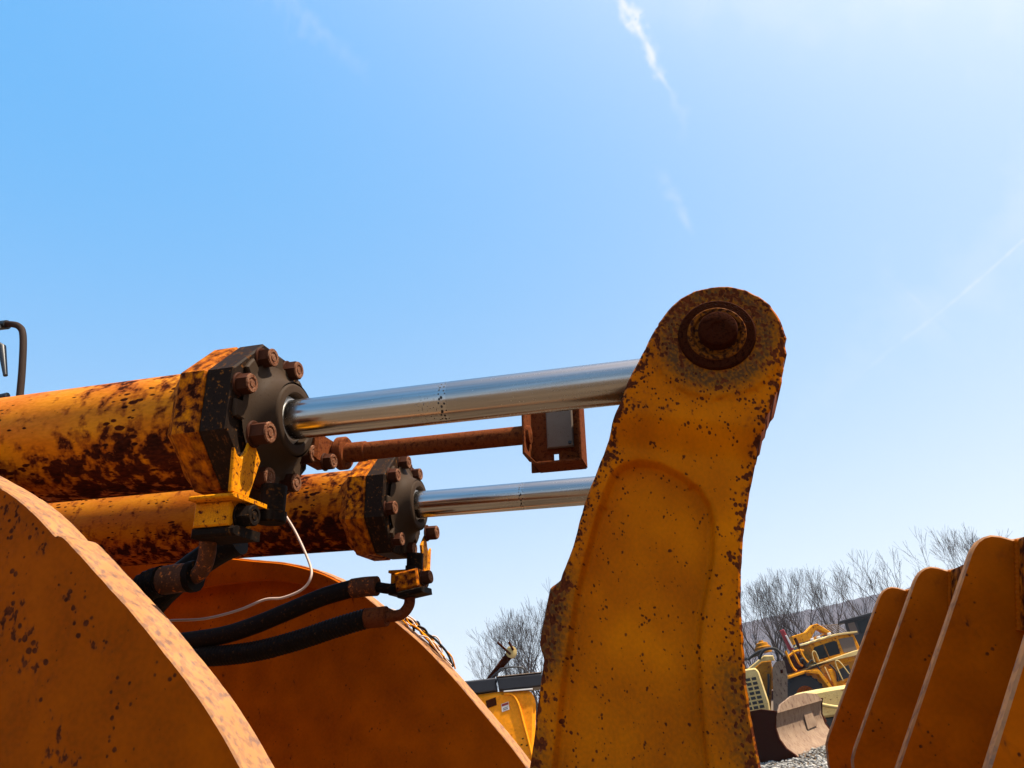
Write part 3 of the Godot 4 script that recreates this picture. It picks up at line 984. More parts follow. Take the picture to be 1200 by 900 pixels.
func build_cylinder(at: Vector3, side: float, label: String) -> MeshInstance3D:
	# local x along the rod; side +1 carries its hose block towards the photographer, -1 away from him
	var mb := MB.new()
	lathe(mb, [Vector2(-2.6, 0.0), Vector2(-2.6, 0.15), Vector2(-2.58, 0.155), Vector2(-0.20, 0.155), Vector2(-0.19, 0.162), Vector2(-0.18, 0.162)], 72, Transform3D.IDENTITY, false, 0.0, 1.0 / 2.4, -2.59)
	var c := part(mb, M.barrel if side > 0.0 else M.far_barrel, "hydraulic_cylinder", loader, label)
	c.position = at - LOADER
	c.rotation.z = deg_to_rad(TILT)
	var f := MB.new()
	prism(f, f, oct(0, 0.190), -0.212, -0.137, 0.005, yz(), Rect2(0, 0, 1, 1), 0.95)
	lathe(f, [Vector2(-0.262, 0.150), Vector2(-0.255, 0.158), Vector2(-0.208, 0.2005), Vector2(-0.206, 0.19)], 8, Transform3D.IDENTITY, true, PI / 8.0)
	part(f, M.flange, "flange", c)
	var g := MB.new()
	prism(g, g, oct(0, 0.1885), -0.136, -0.062, 0.004, yz(), Rect2(0, 0, 1, 1), 0.95)
	part(g, M.gland, "gland", c)
	# cast web of the gland cut back round every bolt
	var web := PackedVector2Array()
	for k in 160:
		var a := TAU * k / 160.0
		var r := 0.188
		var d := fposmod(a - deg_to_rad(15.0) + PI / 8.0, PI / 4.0) - PI / 8.0
		var oc := 0.186 / cos(fposmod(a + PI / 8.0 - PI / 8.0, PI / 4.0) - PI / 8.0)
		r = minf(0.178, oc)
		var bx := 0.165
		var disc := pow(0.041, 2.0) - pow(bx * sin(d), 2.0)
		if disc > 0.0:
			r = minf(r, bx * cos(d) - sqrt(disc))
		web.append(Vector2(cos(a), sin(a)) * r)
	var hb := MB.new()
	prism(hb, hb, web, -0.064, -0.050, 0.004, yz(), Rect2(0, 0, 1, 1), 0.6)
	lathe(hb, [Vector2(-0.052, 0.152), Vector2(-0.049, 0.138), Vector2(-0.043, 0.126), Vector2(-0.034, 0.115), Vector2(-0.022, 0.106), Vector2(-0.008, 0.100), Vector2(0.004, 0.097)], 48)
	part(hb, M.hub, "gland_hub", c)
	var rg := MB.new()
	lathe(rg, [Vector2(0.0, 0.094), Vector2(0.006, 0.0905), Vector2(0.008, 0.087), Vector2(0.008, 0.071), Vector2(0.004, 0.067), Vector2(-0.03, 0.066)], 48)
	part(rg, M.hub, "gland_ring", c)
	var sl := MB.new()
	lathe(sl, [Vector2(-0.022, 0.066), Vector2(-0.02, 0.0655), Vector2(-0.012, 0.060), Vector2(-0.004, 0.0545), Vector2(-0.003, 0.0515)], 48)
	part(sl, M.seal, "wiper_seal", c)
	var rod := MB.new()
	lathe(rod, [Vector2(-0.05, 0.051), Vector2(1.04, 0.051)], 72, Transform3D.IDENTITY, false, 0.0, 1.0 / 1.2, 0.0)
	part(rod, M.chrome, "rod", c)
	var eye := MB.new()
	lathe(eye, [Vector2(-0.055, 0.0), Vector2(-0.055, 0.092), Vector2(-0.05, 0.097), Vector2(0.05, 0.097), Vector2(0.055, 0.092), Vector2(0.055, 0.0)], 36, zx(Vector3(1.065, 0, 0)))
	part(eye, M.rust, "rod_eye", c)
	var bm := bolt_mesh(0.0235, 0.037, M.bolt)
	var big := bolt_mesh(0.0255, 0.046, M.bolt)
	for k in 8:
		var a := deg_to_rad(15.0 + 45.0 * k)
		var w := cos(a) * 0.165 * side
		var v := sin(a) * 0.165
		var front := k == 7
		var b := put(big if front else bm, "bolt", c, Vector3(-0.018 if front else -0.062, v, w))
		b.rotation.x = k * 0.7
		b.position += Vector3(0, 0, 0)
	# bracket below the bolts, with the hose block under it
	var br := MB.new()
	var bo := V2([[0.204, -0.132], [0.190, -0.147], [0.174, -0.149], [0.160, -0.132], [0.150, -0.106], [0.138, -0.092], [0.098, -0.136], [0.130, -0.232], [0.198, -0.232]])
	for i in bo.size():
		bo[i].x *= side
	prism(br, br, bo, -0.030, -0.020, 0.002, yz())
	part(br, M.yellow, "bracket", c)
	var sh := MB.new()
	box(sh, Vector3(-0.074, -0.238, 0.118 * side), Vector3(0.118, 0.010, 0.150), 0.003)
	part(sh, M.yellow, "bracket_shelf", c)
	var bl := MB.new()
	box(bl, Vector3(-0.088, -0.271, 0.118 * side), Vector3(0.092, 0.056, 0.095), 0.004)
	part(bl, M.yellow, "hose_block", c)
	var bb := put(bolt_mesh(0.024, 0.038, M.oily), "block_bolt", c, Vector3(-0.042, -0.272, 0.122 * side))
	bb.rotation.x = 0.4
	var fl := MB.new()
	box(fl, Vector3(-0.080, -0.311, 0.112 * side), Vector3(0.116, 0.022, 0.104), 0.006)
	part(fl, M.oily, "hose_flange", c)
	var po := MB.new()
	lathe(po, [Vector2(-0.272, 0.0), Vector2(-0.272, 0.032), Vector2(-0.268, 0.036), Vector2(-0.245, 0.036), Vector2(-0.243, 0.031), Vector2(-0.18, 0.031)], 20, Transform3D(Basis(Vector3(0, 1, 0), Vector3(-1, 0, 0), Vector3(0, 0, 1)), Vector3(-0.02, 0, 0.03 * side)))
	part(po, M.oily, "port_fitting", c)
	return c


func hose(called: String, pts: Array, rad: float, ribbed: bool, parent: Node, mat: Material):
	var p := smooth_path(pts, 40 if ribbed else 10)
	var r: Array = []
	if ribbed:
		# even rings along the run
		var q := []
		var c := Curve3D.new()
		for x in p:
			c.add_point(x)
		var ln := c.get_baked_length()
		var n := int(ln / 0.0046)
		for i in n + 1:
			q.append(c.sample_baked(ln * i / n))
			r.append(rad + (0.004 if i % 3 == 0 else 0.0))
		p = q
	else:
		for x in p:
			r.append(rad)
	var mb := MB.new()
	tube(mb, p, r, 14)
	part(mb, mat, called, parent)


func build_loader():
	loader = thing("wheel_loader", "rusty yellow wheel loader front with two chrome tilt cylinders, levers and orange lift arms", "wheel loader", LOADER)
	panel_poly = V2(PANEL)

	# lift arms: thick plates with a humped top edge
	var arm := smooth2([[-3.2, 2.62], [-2.75, 2.80], [-2.30, 2.80], [-2.05, 2.735], [-1.80, 2.62], [-1.62, 2.505], [-1.43, 2.374], [-1.331, 2.290], [-1.275, 2.229], [-1.262, 2.224], [-1.236, 2.204], [-1.146, 2.105], [-1.062, 2.012], [-0.984, 1.917], [-0.910, 1.821], [-0.836, 1.704], [-0.70, 1.46], [-0.52, 1.12]], 4)
	arm.append_array(V2([[-0.70, 0.95], [-1.1, 1.25], [-2.0, 1.45], [-3.2, 1.6]]))
	arm = ragged(arm, 0.0012, 4)
	var cap := MB.new()
	var side := MB.new()
	prism(cap, side, arm, -1.40, -1.30, 0.0035, Transform3D.IDENTITY, Rect2(-2.2, 2.75, 1.6, 1.6))
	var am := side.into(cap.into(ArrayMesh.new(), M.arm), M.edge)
	var a0 := put(am, "lift_arm", loader, -LOADER)
	a0.set_meta("label", "near orange lift arm plate with sunlit worn edge and dark scratches")
	var far := smooth2([[-3.4, 2.62], [-2.6, 2.70], [-2.114, 2.625], [-1.963, 2.580], [-1.794, 2.526], [-1.630, 2.475], [-1.473, 2.400], [-1.323, 2.288], [-1.179, 2.141], [-1.068, 2.020], [-0.968, 1.889], [-0.842, 1.705], [-0.739, 1.544], [-0.55, 1.2]], 4)
	far.append_array(V2([[-0.70, 0.95], [-1.1, 1.25], [-2.0, 1.45], [-3.2, 1.6]]))
	far = ragged(far, 0.0012, 6)
	cap = MB.new()
	side = MB.new()
	prism(cap, side, far, -3.03, -2.93, 0.0035)
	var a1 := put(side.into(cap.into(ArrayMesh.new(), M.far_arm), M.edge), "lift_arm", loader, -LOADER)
	a1.set_meta("label", "far red-brown lift arm plate seen below the second cylinder")
	# welded doubler strip round the crown of the far arm
	var strip := smooth2([[-2.5, 2.66], [-2.114, 2.612], [-1.794, 2.518], [-1.630, 2.467], [-1.473, 2.392], [-1.36, 2.312]], 4)
	var inner := smooth2([[-1.40, 2.275], [-1.50, 2.330], [-1.650, 2.395], [-1.80, 2.430], [-2.114, 2.455], [-2.5, 2.445]], 4)
	strip.append_array(inner)
	var sm := MB.new()
	prism(sm, sm, strip, -2.932, -2.912, 0.004)
	part(sm, M.plate, "doubler_strip", a1).position = Vector3.ZERO

	# cylinders
	var c0 := build_cylinder(Vector3(-0.857, 2.486, -1.6), 1.0, "near hydraulic tilt cylinder, rusted dark below, with a bright chrome rod")
	var c1 := build_cylinder(Vector3(-0.909, 2.497, -2.62), -1.0, "far hydraulic tilt cylinder below and behind the first")

	# hoses
	var h0 := Node3D.new()
	h0.name = "hose_line"
	loader.add_child(h0)
	h0.position = -LOADER
	hose("elbow", [Vector3(-1.036, 2.22, -1.50), Vector3(-1.040, 2.19, -1.50), Vector3(-1.050, 2.165, -1.51), Vector3(-1.075, 2.142, -1.53), Vector3(-1.107, 2.134, -1.55), Vector3(-1.13, 2.134, -1.55)], 0.0195, false, h0, M.elbow)
	hose("cuff", [Vector3(-1.108, 2.133, -1.55), Vector3(-1.116, 2.1335, -1.55), Vector3(-1.124, 2.134, -1.55)], 0.037, false, h0, M.oily)
	hose("sleeve", [Vector3(-1.124, 2.134, -1.55), Vector3(-1.16, 2.138, -1.55), Vector3(-1.196, 2.141, -1.55)], 0.034, false, h0, M.elbow)
	hose("ribbed_hose", [Vector3(-1.196, 2.141, -1.55), Vector3(-1.257, 2.135, -1.56), Vector3(-1.33, 2.08, -1.58), Vector3(-1.45, 1.97, -1.62), Vector3(-1.6, 1.85, -1.65)], 0.033, true, h0, M.rubber)
	hose("upper_hose", [Vector3(-1.06, 2.225, -1.66), Vector3(-1.12, 2.215, -1.66), Vector3(-1.20, 2.185, -1.66), Vector3(-1.30, 2.13, -1.66), Vector3(-1.42, 2.03, -1.68), Vector3(-1.6, 1.88, -1.7)], 0.036, false, h0, M.rubber)
	var h1 := Node3D.new()
	h1.name = "hose_line_001"
	loader.add_child(h1)
	h1.position = -LOADER
	var zf := -2.60
	hose("elbow", [Vector3(-0.962, 2.27, zf), Vector3(-0.972, 2.235, zf), Vector3(-1.000, 2.212, zf), Vector3(-1.04, 2.203, zf), Vector3(-1.10, 2.222, zf)], 0.019, false, h1, M.oily)
	hose("sleeve", [Vector3(-1.10, 2.226, zf), Vector3(-1.15, 2.234, zf), Vector3(-1.20, 2.238, zf)], 0.036, false, h1, M.elbow)
	hose("plain_hose", [Vector3(-1.20, 2.238, zf), Vector3(-1.32, 2.232, zf), Vector3(-1.47, 2.208, zf), Vector3(-1.61, 2.186, zf), Vector3(-1.75, 2.176, zf), Vector3(-1.95, 2.19, zf)], 0.033, false, h1, M.rubber)
	var h2 := Node3D.new()
	h2.name = "hose_line_002"
	loader.add_child(h2)
	h2.position = -LOADER
	hose("elbow", [Vector3(-0.978, 2.17, zf), Vector3(-0.985, 2.135, zf), Vector3(-1.008, 2.112, zf), Vector3(-1.035, 2.106, zf), Vector3(-1.09, 2.112, zf)], 0.020, false, h2, M.rust)
	hose("sleeve", [Vector3(-1.075, 2.112, zf), Vector3(-1.115, 2.116, zf), Vector3(-1.155, 2.120, zf)], 0.036, false, h2, M.rust)
	hose("ribbed_hose", [Vector3(-1.155, 2.120, zf), Vector3(-1.28, 2.112, zf), Vector3(-1.44, 2.097, zf), Vector3(-1.61, 2.092, zf), Vector3(-1.78, 2.108, zf), Vector3(-1.95, 2.14, zf)], 0.034, true, h2, M.rubber)
	var b2 := MB.new()
	box(b2, Vector3(-0.965, 2.214, zf + 0.01), Vector3(0.088, 0.066, 0.09), 0.006, Transform3D(Basis(Vector3.BACK, 0.0), Vector3.ZERO))
	part(b2, M.flange, "hose_block", h2)
	var b3 := MB.new()
	box(b3, Vector3(-0.955, 2.168, zf + 0.01), Vector3(0.100, 0.022, 0.10), 0.005)
	part(b3, M.oily, "hose_flange", h2)
	put(bolt_mesh(0.022, 0.036, M.bolt), "block_bolt", h2, Vector3(-0.920, 2.214, zf + 0.01))

	# thin pale wire hanging from the gland
	var wm := MB.new()
	tube(wm, smooth_path([Vector3(-0.995, 2.335, -1.75), Vector3(-0.985, 2.302, -1.75), Vector3(-0.957, 2.238, -1.76), Vector3(-0.924, 2.150, -1.76), Vector3(-0.919, 2.112, -1.75), Vector3(-0.945, 2.088, -1.75), Vector3(-1.0, 2.079, -1.75), Vector3(-1.051, 2.085, -1.75), Vector3(-1.125, 2.074, -1.75), Vector3(-1.224, 2.072, -1.75), Vector3(-1.326, 2.088, -1.75), Vector3(-1.42, 2.10, -1.75)], 8), 0.0034, 7)
	part(wm, M.wire, "wire")

	# position rod with its box, beside the near cylinder (cylinder axes)
	var pr := MB.new()
	lathe(pr, [Vector2(0.0, 0.029), Vector2(0.075, 0.029), Vector2(0.077, 0.026), Vector2(0.56, 0.026), Vector2(0.565, 0.0)], 24, Transform3D(Basis.IDENTITY, Vector3(0, -0.013, -0.27)))
	var sr := part(pr, M.rust, "sensor_rod", loader)
	sr.transform = Transform3D(Basis(Vector3.BACK, deg_to_rad(TILT)), Vector3(-0.857, 2.486, -1.6) - LOADER)
	var pf := MB.new()
	lathe(pf, [Vector2(-0.012, 0.0), Vector2(-0.012, 0.044), Vector2(-0.008, 0.048), Vector2(0.014, 0.048), Vector2(0.018, 0.044), Vector2(0.018, 0.0)], 24, Transform3D(Basis.IDENTITY, Vector3(0, -0.013, -0.27)))
	box(pf, Vector3(-0.045, -0.02, -0.215), Vector3(0.055, 0.075, 0.12), 0.008)
	part(pf, M.rust, "rod_flange", sr)
	put(bolt_mesh(0.02, 0.03, M.bolt), "bolt", sr, Vector3(-0.018, -0.055, -0.205))
	# open-fronted box: back with slots, four walls
	var x0 := 0.548
	var x1 := 0.700
	var y0 := -0.106
	var y1 := 0.075
	var zb := -0.325
	var zf2 := -0.235
	var bx := MB.new()
	for r in [[x0, 0.612, y0, y1], [0.612, 0.626, y0, -0.088], [0.612, 0.626, -0.058, y1], [0.626, 0.672, y0, y1], [0.672, 0.688, y0, -0.090], [0.672, 0.688, -0.085, y1], [0.688, x1, y0, y1]]:
		box(bx, Vector3((r[0] + r[1]) / 2, (r[2] + r[3]) / 2, zb), Vector3(r[1] - r[0], r[3] - r[2], 0.006), 0.0)
	var bo := part(bx, M.rust, "sensor_box", loader)
	bo.transform = sr.transform
	var wl := MB.new()
	var t := 0.007
	box(wl, Vector3(x0, (y0 + 0.03 + y1) / 2, (zb + zf2) / 2 + 0.0035), Vector3(t, y1 - y0 - 0.03, zf2 - zb - 0.001), 0.0015)
	part(wl, M.rust, "box_wall", bo)
	wl = MB.new()
	box(wl, Vector3(x1, (y0 + y1) / 2, (zb + zf2) / 2 + 0.0035), Vector3(t, y1 - y0, zf2 - zb - 0.001), 0.0015)
	part(wl, M.rust, "box_wall", bo)
	wl = MB.new()
	box(wl, Vector3((x0 + 0.028 + x1) / 2, y0, (zb + zf2) / 2 + 0.0035), Vector3(x1 - x0 - 0.028, t, zf2 - zb - 0.001), 0.0015)
	part(wl, M.rust, "box_wall", bo)
	wl = MB.new()
	prism(wl, wl, V2([[x0 - t / 2, y0 + 0.034], [x0 + t / 2, y0 + 0.034], [x0 + 0.032, y0 + t / 2], [x0 + 0.026, y0 - t / 2]]), zb + 0.001, zf2 + 0.003, 0.001)
	part(wl, M.rust, "box_wall", bo)
	var pl := MB.new()
	box(pl, Vector3(0.634, 0.012, zb + 0.012), Vector3(0.074, 0.115, 0.014), 0.003)
	part(pl, M.alu, "cover_plate", bo)
	var sc := MB.new()
	lathe(sc, [Vector2(0, 0.0055), Vector2(0.003, 0.0045), Vector2(0.003, 0)], 10, zx(Vector3(0.661, -0.034, zb + 0.019), 1.0))
	part(sc, M.black, "screw", bo)

	# levers
	var lv := put(lever_mesh(-1.50), "tilt_lever", loader, -LOADER)
	lv.set_meta("label", "near orange-yellow tilt lever with rust-pitted boss and sunk panel")
	pin_parts(lv, Vector3(PIN.x, PIN.y, -1.459))
	var lv2: MeshInstance3D = MeshInstance3D.new()
	lv2.name = numbered(loader, "tilt_lever")
	lv2.mesh = lv.mesh
	lv2.position = -LOADER + Vector3(-0.052, 0.008, -1.02)
	loader.add_child(lv2)
	pin_parts(lv2, Vector3(PIN.x, PIN.y, -1.459))

	build_bucket()
	build_rail()

	# dry stalks and wire caught on the far arm's edge
	var rng := RandomNumberGenerator.new()
	rng.seed = 12
	for k in 3:
		var tm := MB.new()
		for i in 8:
			var s := rng.randf_range(0.0, 0.55)
			var e := minf(s + rng.randf_range(0.2, 0.5), 1.0)
			var pts := []
			var lift := rng.randf_range(0.0, 0.02)
			var zz := rng.randf_range(-3.02, -2.95)
			for q in 5:
				var u := lerpf(s, e, q / 4.0)
				var onarc := Vector2(-1.245, 2.214).lerp(Vector2(-0.955, 1.872), u)
				var nrm := Vector2(0.76, 0.65)
				var hgt := lift * sin(PI * q / 4.0) + rng.randf_range(0.012, 0.032) * sin(PI * u) + 0.003
				pts.append(Vector3(onarc.x + nrm.x * hgt, onarc.y + nrm.y * hgt, zz + rng.randf_range(-0.01, 0.01)))
			tube(tm, smooth_path(pts, 4), 0.0045 if k == 0 else 0.003, 4)
		part(tm, [M.rubber, M.yellow, M.wire][k], ["cable_tangle", "straw_tangle", "straw_tangle"][k])


func pin_parts(lv: Node3D, at: Vector3):
	var rg := MB.new()
	lathe(rg, [Vector2(-0.02, 0.079), Vector2(0.004, 0.079), Vector2(0.008, 0.076), Vector2(0.009, 0.060), Vector2(0.005, 0.056), Vector2(0.005, 0.0)], 56, zx(at))
	part(rg, M.pin, "retainer_ring", lv)
	var pn := MB.new()
	lathe(pn, [Vector2(0.0, 0.061), Vector2(0.008, 0.061), Vector2(0.011, 0.058), Vector2(0.011, 0.050), Vector2(0.006, 0.046), Vector2(0.006, 0.03)], 48, zx(at))
	part(pn, M.keeper, "keeper_plate", lv)
	var hd := MB.new()
	lathe(hd, [Vector2(0.0, 0.040), Vector2(0.026, 0.0395), Vector2(0.032, 0.037), Vector2(0.034, 0.032), Vector2(0.034, 0.014), Vector2(0.031, 0.011), Vector2(0.031, 0.0)], 40, zx(at + Vector3(0.003, 0.002, 0)))
	part(hd, M.pin, "pin", lv)


func build_bucket():
	var o := V2([[0.30, 1.05], [0.283, 1.38], [0.296, 1.44], [0.312, 1.466], [0.612, 1.850], [0.622, 1.861], [0.637, 1.873], [0.652, 1.879], [0.668, 1.880], [0.685, 1.874], [0.705, 1.862], [0.86, 1.862], [0.86, 1.05]])
	var cap := MB.new()
	var side := MB.new()
	prism(cap, side, o, -0.03, 0.0, 0.004)
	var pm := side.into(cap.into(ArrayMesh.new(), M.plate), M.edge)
	var shell := MB.new()
	prism(shell, shell, V2([[0.86, 1.0], [0.90, 1.0], [0.93, 1.4], [0.90, 1.86], [0.86, 1.862]]), -3.3, -0.9, 0.004)
	var bk := part(shell, M.plate, "bucket", loader, "rusty orange bucket back with four upright hinge plates in a row")
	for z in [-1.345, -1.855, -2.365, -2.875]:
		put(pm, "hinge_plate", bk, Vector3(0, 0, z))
	for z in [-1.375, -1.885, -2.395]:
		var cm := MB.new()
		prism(cm, cm, V2([[0.640, 1.679], [0.80, 1.63], [0.855, 1.855], [0.712, 1.858]]), z - 0.4795, z - 0.0005, 0.010)
		part(cm, M.flange, "cross_member", bk)
		for f in [z - 0.004, z - 0.476]:
			var wb := MB.new()
			var wp := []
			var wr := []
			for k in 60:
				var u := k / 59.0
				wp.append(Vector3(lerpf(0.640, 0.712, u), lerpf(1.679, 1.858, u), f))
				wr.append(0.0065 + 0.0012 * sin(k * 1.9))
			tube(wb, wp, wr, 8)
			part(wb, M.plate, "weld_bead", bk)


func build_rail():
	# cab handrail behind the near cylinder, with a mirror stem on its clamp
	var rm := MB.new()
	tube(rm, smooth_path([Vector3(-4.83, 2.9, -3.4), Vector3(-4.83, 3.8, -3.4), Vector3(-4.82, 4.5, -3.4), Vector3(-4.75, 4.64, -3.4), Vector3(-4.6, 4.69, -3.4), Vector3(-4.2, 4.66, -3.4), Vector3(-3.93, 4.622, -3.4), Vector3(-3.82, 4.600, -3.4), Vector3(-3.735, 4.555, -3.4), Vector3(-3.694, 4.470, -3.4), Vector3(-3.674, 4.240, -3.4), Vector3(-3.668, 4.0, -3.4), Vector3(-3.66, 3.5, -3.4), Vector3(-3.66, 2.9, -3.4)], 6), 0.021, 12)
	var r := part(rm, M.rail, "handrail", loader, "bent grey steel handrail of the cab standing above the barrel")
	var cl := MB.new()
	lathe(cl, [Vector2(-0.05, 0.0), Vector2(-0.05, 0.031), Vector2(0.03, 0.031), Vector2(0.03, 0.0)], 12, Transform3D(Basis(Vector3.BACK, -0.2), Vector3(-3.86, 4.605, -3.4)))
	tube(cl, [Vector3(-3.85, 4.58, -3.36), Vector3(-3.92, 4.555, -3.36), Vector3(-4.15, 4.55, -3.36)], 0.022, 8)
	part(cl, M.black, "clamp", r)
	var ms := MB.new()
	tube(ms, [Vector3(-3.90, 4.48, -3.38), Vector3(-3.83, 4.42, -3.38), Vector3(-3.775, 4.20, -3.38)], [0.02, 0.026, 0.014], 8)
	part(ms, M.black, "mirror_stem", r)
	var ps := MB.new()
	tube(ps, [Vector3(-3.74, 4.05, -3.38), Vector3(-3.88, 4.06, -3.38), Vector3(-4.3, 4.08, -3.38)], 0.02, 8)
	part(ps, M.black, "grab_bar", r)
	var dk := MB.new()
	box(dk, Vector3(-4.5, 2.86, -2.9), Vector3(1.9, 0.08, 1.6), 0.01)
	part(dk, M.plate, "platform")
	var tw := MB.new()
	box(tw, Vector3(-3.6, 1.5, -2.11), Vector3(1.0, 2.7, 1.0), 0.02)
	part(tw, M.plate, "front_frame")


# ---------------------------------------------------------------- yard machines
func pz(parent: Node, called: String, mat: Material, pts: Array, z0: float, z1: float, bev := 0.02, rnd := 0.0) -> MeshInstance3D:
	var o := V2(pts)
	if rnd > 0.0:
		o = round_corners(o, rnd)
	var mb := MB.new()
	prism(mb, mb, o, z0, z1, bev)
	return one(mb, mat, called, parent)


func bars(parent: Node, called: String, mat: Material, list: Array, r: float) -> MeshInstance3D:
	var first: MeshInstance3D = null
	for l in list:
		var mb := MB.new()
		var p := []
		for q in l:
			p.append(Vector3(q[0], q[1], q[2]))
		tube(mb, smooth_path(p, 4) if p.size() > 2 else p, r, 7)
		var o := one(mb, mat, called, parent)
		if first == null:
			first = o
	return first


func wheel(parent: Node, at: Vector3, r: float, w: float, rim: Material):
	var t := MB.new()
	lathe(t, [Vector2(-w / 2, r * 0.5), Vector2(-w / 2, r * 0.9), Vector2(-w * 0.38, r), Vector2(w * 0.38, r), Vector2(w / 2, r * 0.9), Vector2(w / 2, r * 0.5)], 32, zx(at))
	for k in 22:
		var a := TAU * k / 22
		box(t, Vector3(0, r * 1.0, 0), Vector3(0.09, 0.06, w * 0.9), 0.01, Transform3D(Basis(Vector3.BACK, a), at))
	var o := one(t, M.tyre, "wheel", parent)
	var h := MB.new()
	lathe(h, [Vector2(-w * 0.4, 0.0), Vector2(-w * 0.4, r * 0.52), Vector2(w * 0.44, r * 0.52), Vector2(w * 0.36, r * 0.44), Vector2(w * 0.2, r * 0.3), Vector2(w * 0.32, r * 0.18), Vector2(w * 0.32, 0)], 24, zx(at))
	one(h, rim, "rim", o)


func build_yard():
	build_dozer()
	build_grader()
	build_side_machines()
	build_digger()


func build_dozer():
	# crawler dozer, angled away to the left: its blade turns its hollow face to the sun and its end plate to us
	var d := thing("bulldozer", "bulldozer with a scraped bare steel blade, dark end plate towards us, lowered on the gravel", "bulldozer", Vector3(1.62, 0, -17.95), 58.0)
	var prof := [[0.16, 0.0], [0.10, 0.09], [-0.05, 0.22], [-0.14, 0.40], [-0.15, 0.60], [-0.08, 0.80], [-0.02, 0.88]]
	var blade := MB.new()
	var nn := []
	for k in prof.size():
		var a: Array = prof[maxi(k - 1, 0)]
		var b: Array = prof[mini(k + 1, prof.size() - 1)]
		nn.append(Vector3(0, -(b[0] - a[0]), b[1] - a[1]).normalized())
	for k in prof.size() - 1:
		for s in [0.0, -0.05]:
			var q := []
			for c in [[-1.05, k], [1.05, k], [1.05, k + 1], [-1.05, k + 1]]:
				q.append(Vector3(c[0], prof[c[1]][1], prof[c[1]][0] + s))
			var g := 1.0 if s == 0.0 else -1.0
			blade.quad(q[0], q[1], q[2], q[3], nn[k] * g, nn[k] * g, nn[k + 1] * g, nn[k + 1] * g)
	var b := one(blade, M.mold, "blade", d)
	var tilt := MB.new()
	prism(tilt, tilt, V2([[-1.05, 0.86], [-0.85, 1.00], [-0.3, 1.10], [0.3, 1.10], [0.85, 1.02], [1.05, 0.86]]), -0.06, -0.015, 0.006)
	one(tilt, M.mold, "spill_guard", b)
	for s in [-1, 1]:
		var e := MB.new()
		prism(e, e, V2([[0.17, 0.0], [0.11, 0.09], [-0.04, 0.22], [-0.13, 0.40], [-0.14, 0.60], [-0.07, 0.80], [-0.01, 0.90], [-0.35, 0.98], [-0.82, 0.97], [-0.86, 0.5], [-0.78, 0.0]]), -0.025, 0.025, 0.006, Transform3D(Basis(Vector3(0, 0, 1), Vector3(0, 1, 0), Vector3(-1, 0, 0)), Vector3(1.08 * s, 0.0, 0.0)))
		one(e, M.pin, "end_plate", b)
	for q in [[-0.55, -0.02, 0.70, 0.80], [0.16, 0.62, 0.40, 0.77]]:
		var w := MB.new()
		prism(w, w, V2([[q[0], q[2]], [q[1], q[2] + 0.02], [q[1] - 0.03, q[3]], [q[0] + 0.02, q[3] - 0.02]]), -0.128, -0.108, 0.004)
		one(w, M.mold, "wear_plate", b)
	var ce := MB.new()
	box(ce, Vector3(0, 0.045, 0.16), Vector3(2.1, 0.10, 0.03), 0.006)
	one(ce, M.grey_steel, "cutting_edge", b)
	for s in [-1, 1]:
		bars(d, "push_arm", M.yard_brown, [[[0.85 * s, 0.35, -0.15], [1.0 * s, 0.45, -2.4]]], 0.09)
		pz(d, "track", M.tyre, [[0.72 * s - 0.2, 0.0], [0.72 * s + 0.2, 0.0], [0.72 * s + 0.2, 0.7], [0.72 * s - 0.2, 0.7]], -4.3, -1.4, 0.08)
	pz(d, "bonnet", M.yard_brown, [[-0.5, 0.5], [0.5, 0.5], [0.5, 1.3], [-0.5, 1.3]], -4.0, -1.5, 0.05, 0.08)

	var h := thing("compact_machine", "pale cream bonnet of a small machine between the blade and the hinge plates", "tractor", Vector3(1.99, -0.05, -20.91), 10.0)
	pz(h, "bonnet", M.yard_pale, [[-0.12, 0.45], [1.6, 0.35], [1.6, 1.0], [0.78, 1.03], [0.28, 1.03], [0.05, 0.95], [-0.10, 0.84]], -1.6, -0.2, 0.05, 0.08)
	bars(h, "loader_arm", M.yard_pale, [[[0.10, 0.88, -0.1], [0.55, 0.66, -0.05], [1.3, 0.45, 0.0]]], 0.045)
	pz(h, "dark_grille", M.rust, [[0.22, 0.35], [0.42, 0.33], [0.34, 0.62], [0.16, 0.66]], -0.21, -0.18, 0.005)
	pz(h, "undercarriage", M.black, [[-0.1, 0.0], [1.6, 0.0], [1.6, 0.36], [-0.1, 0.44]], -1.5, -0.25, 0.03)


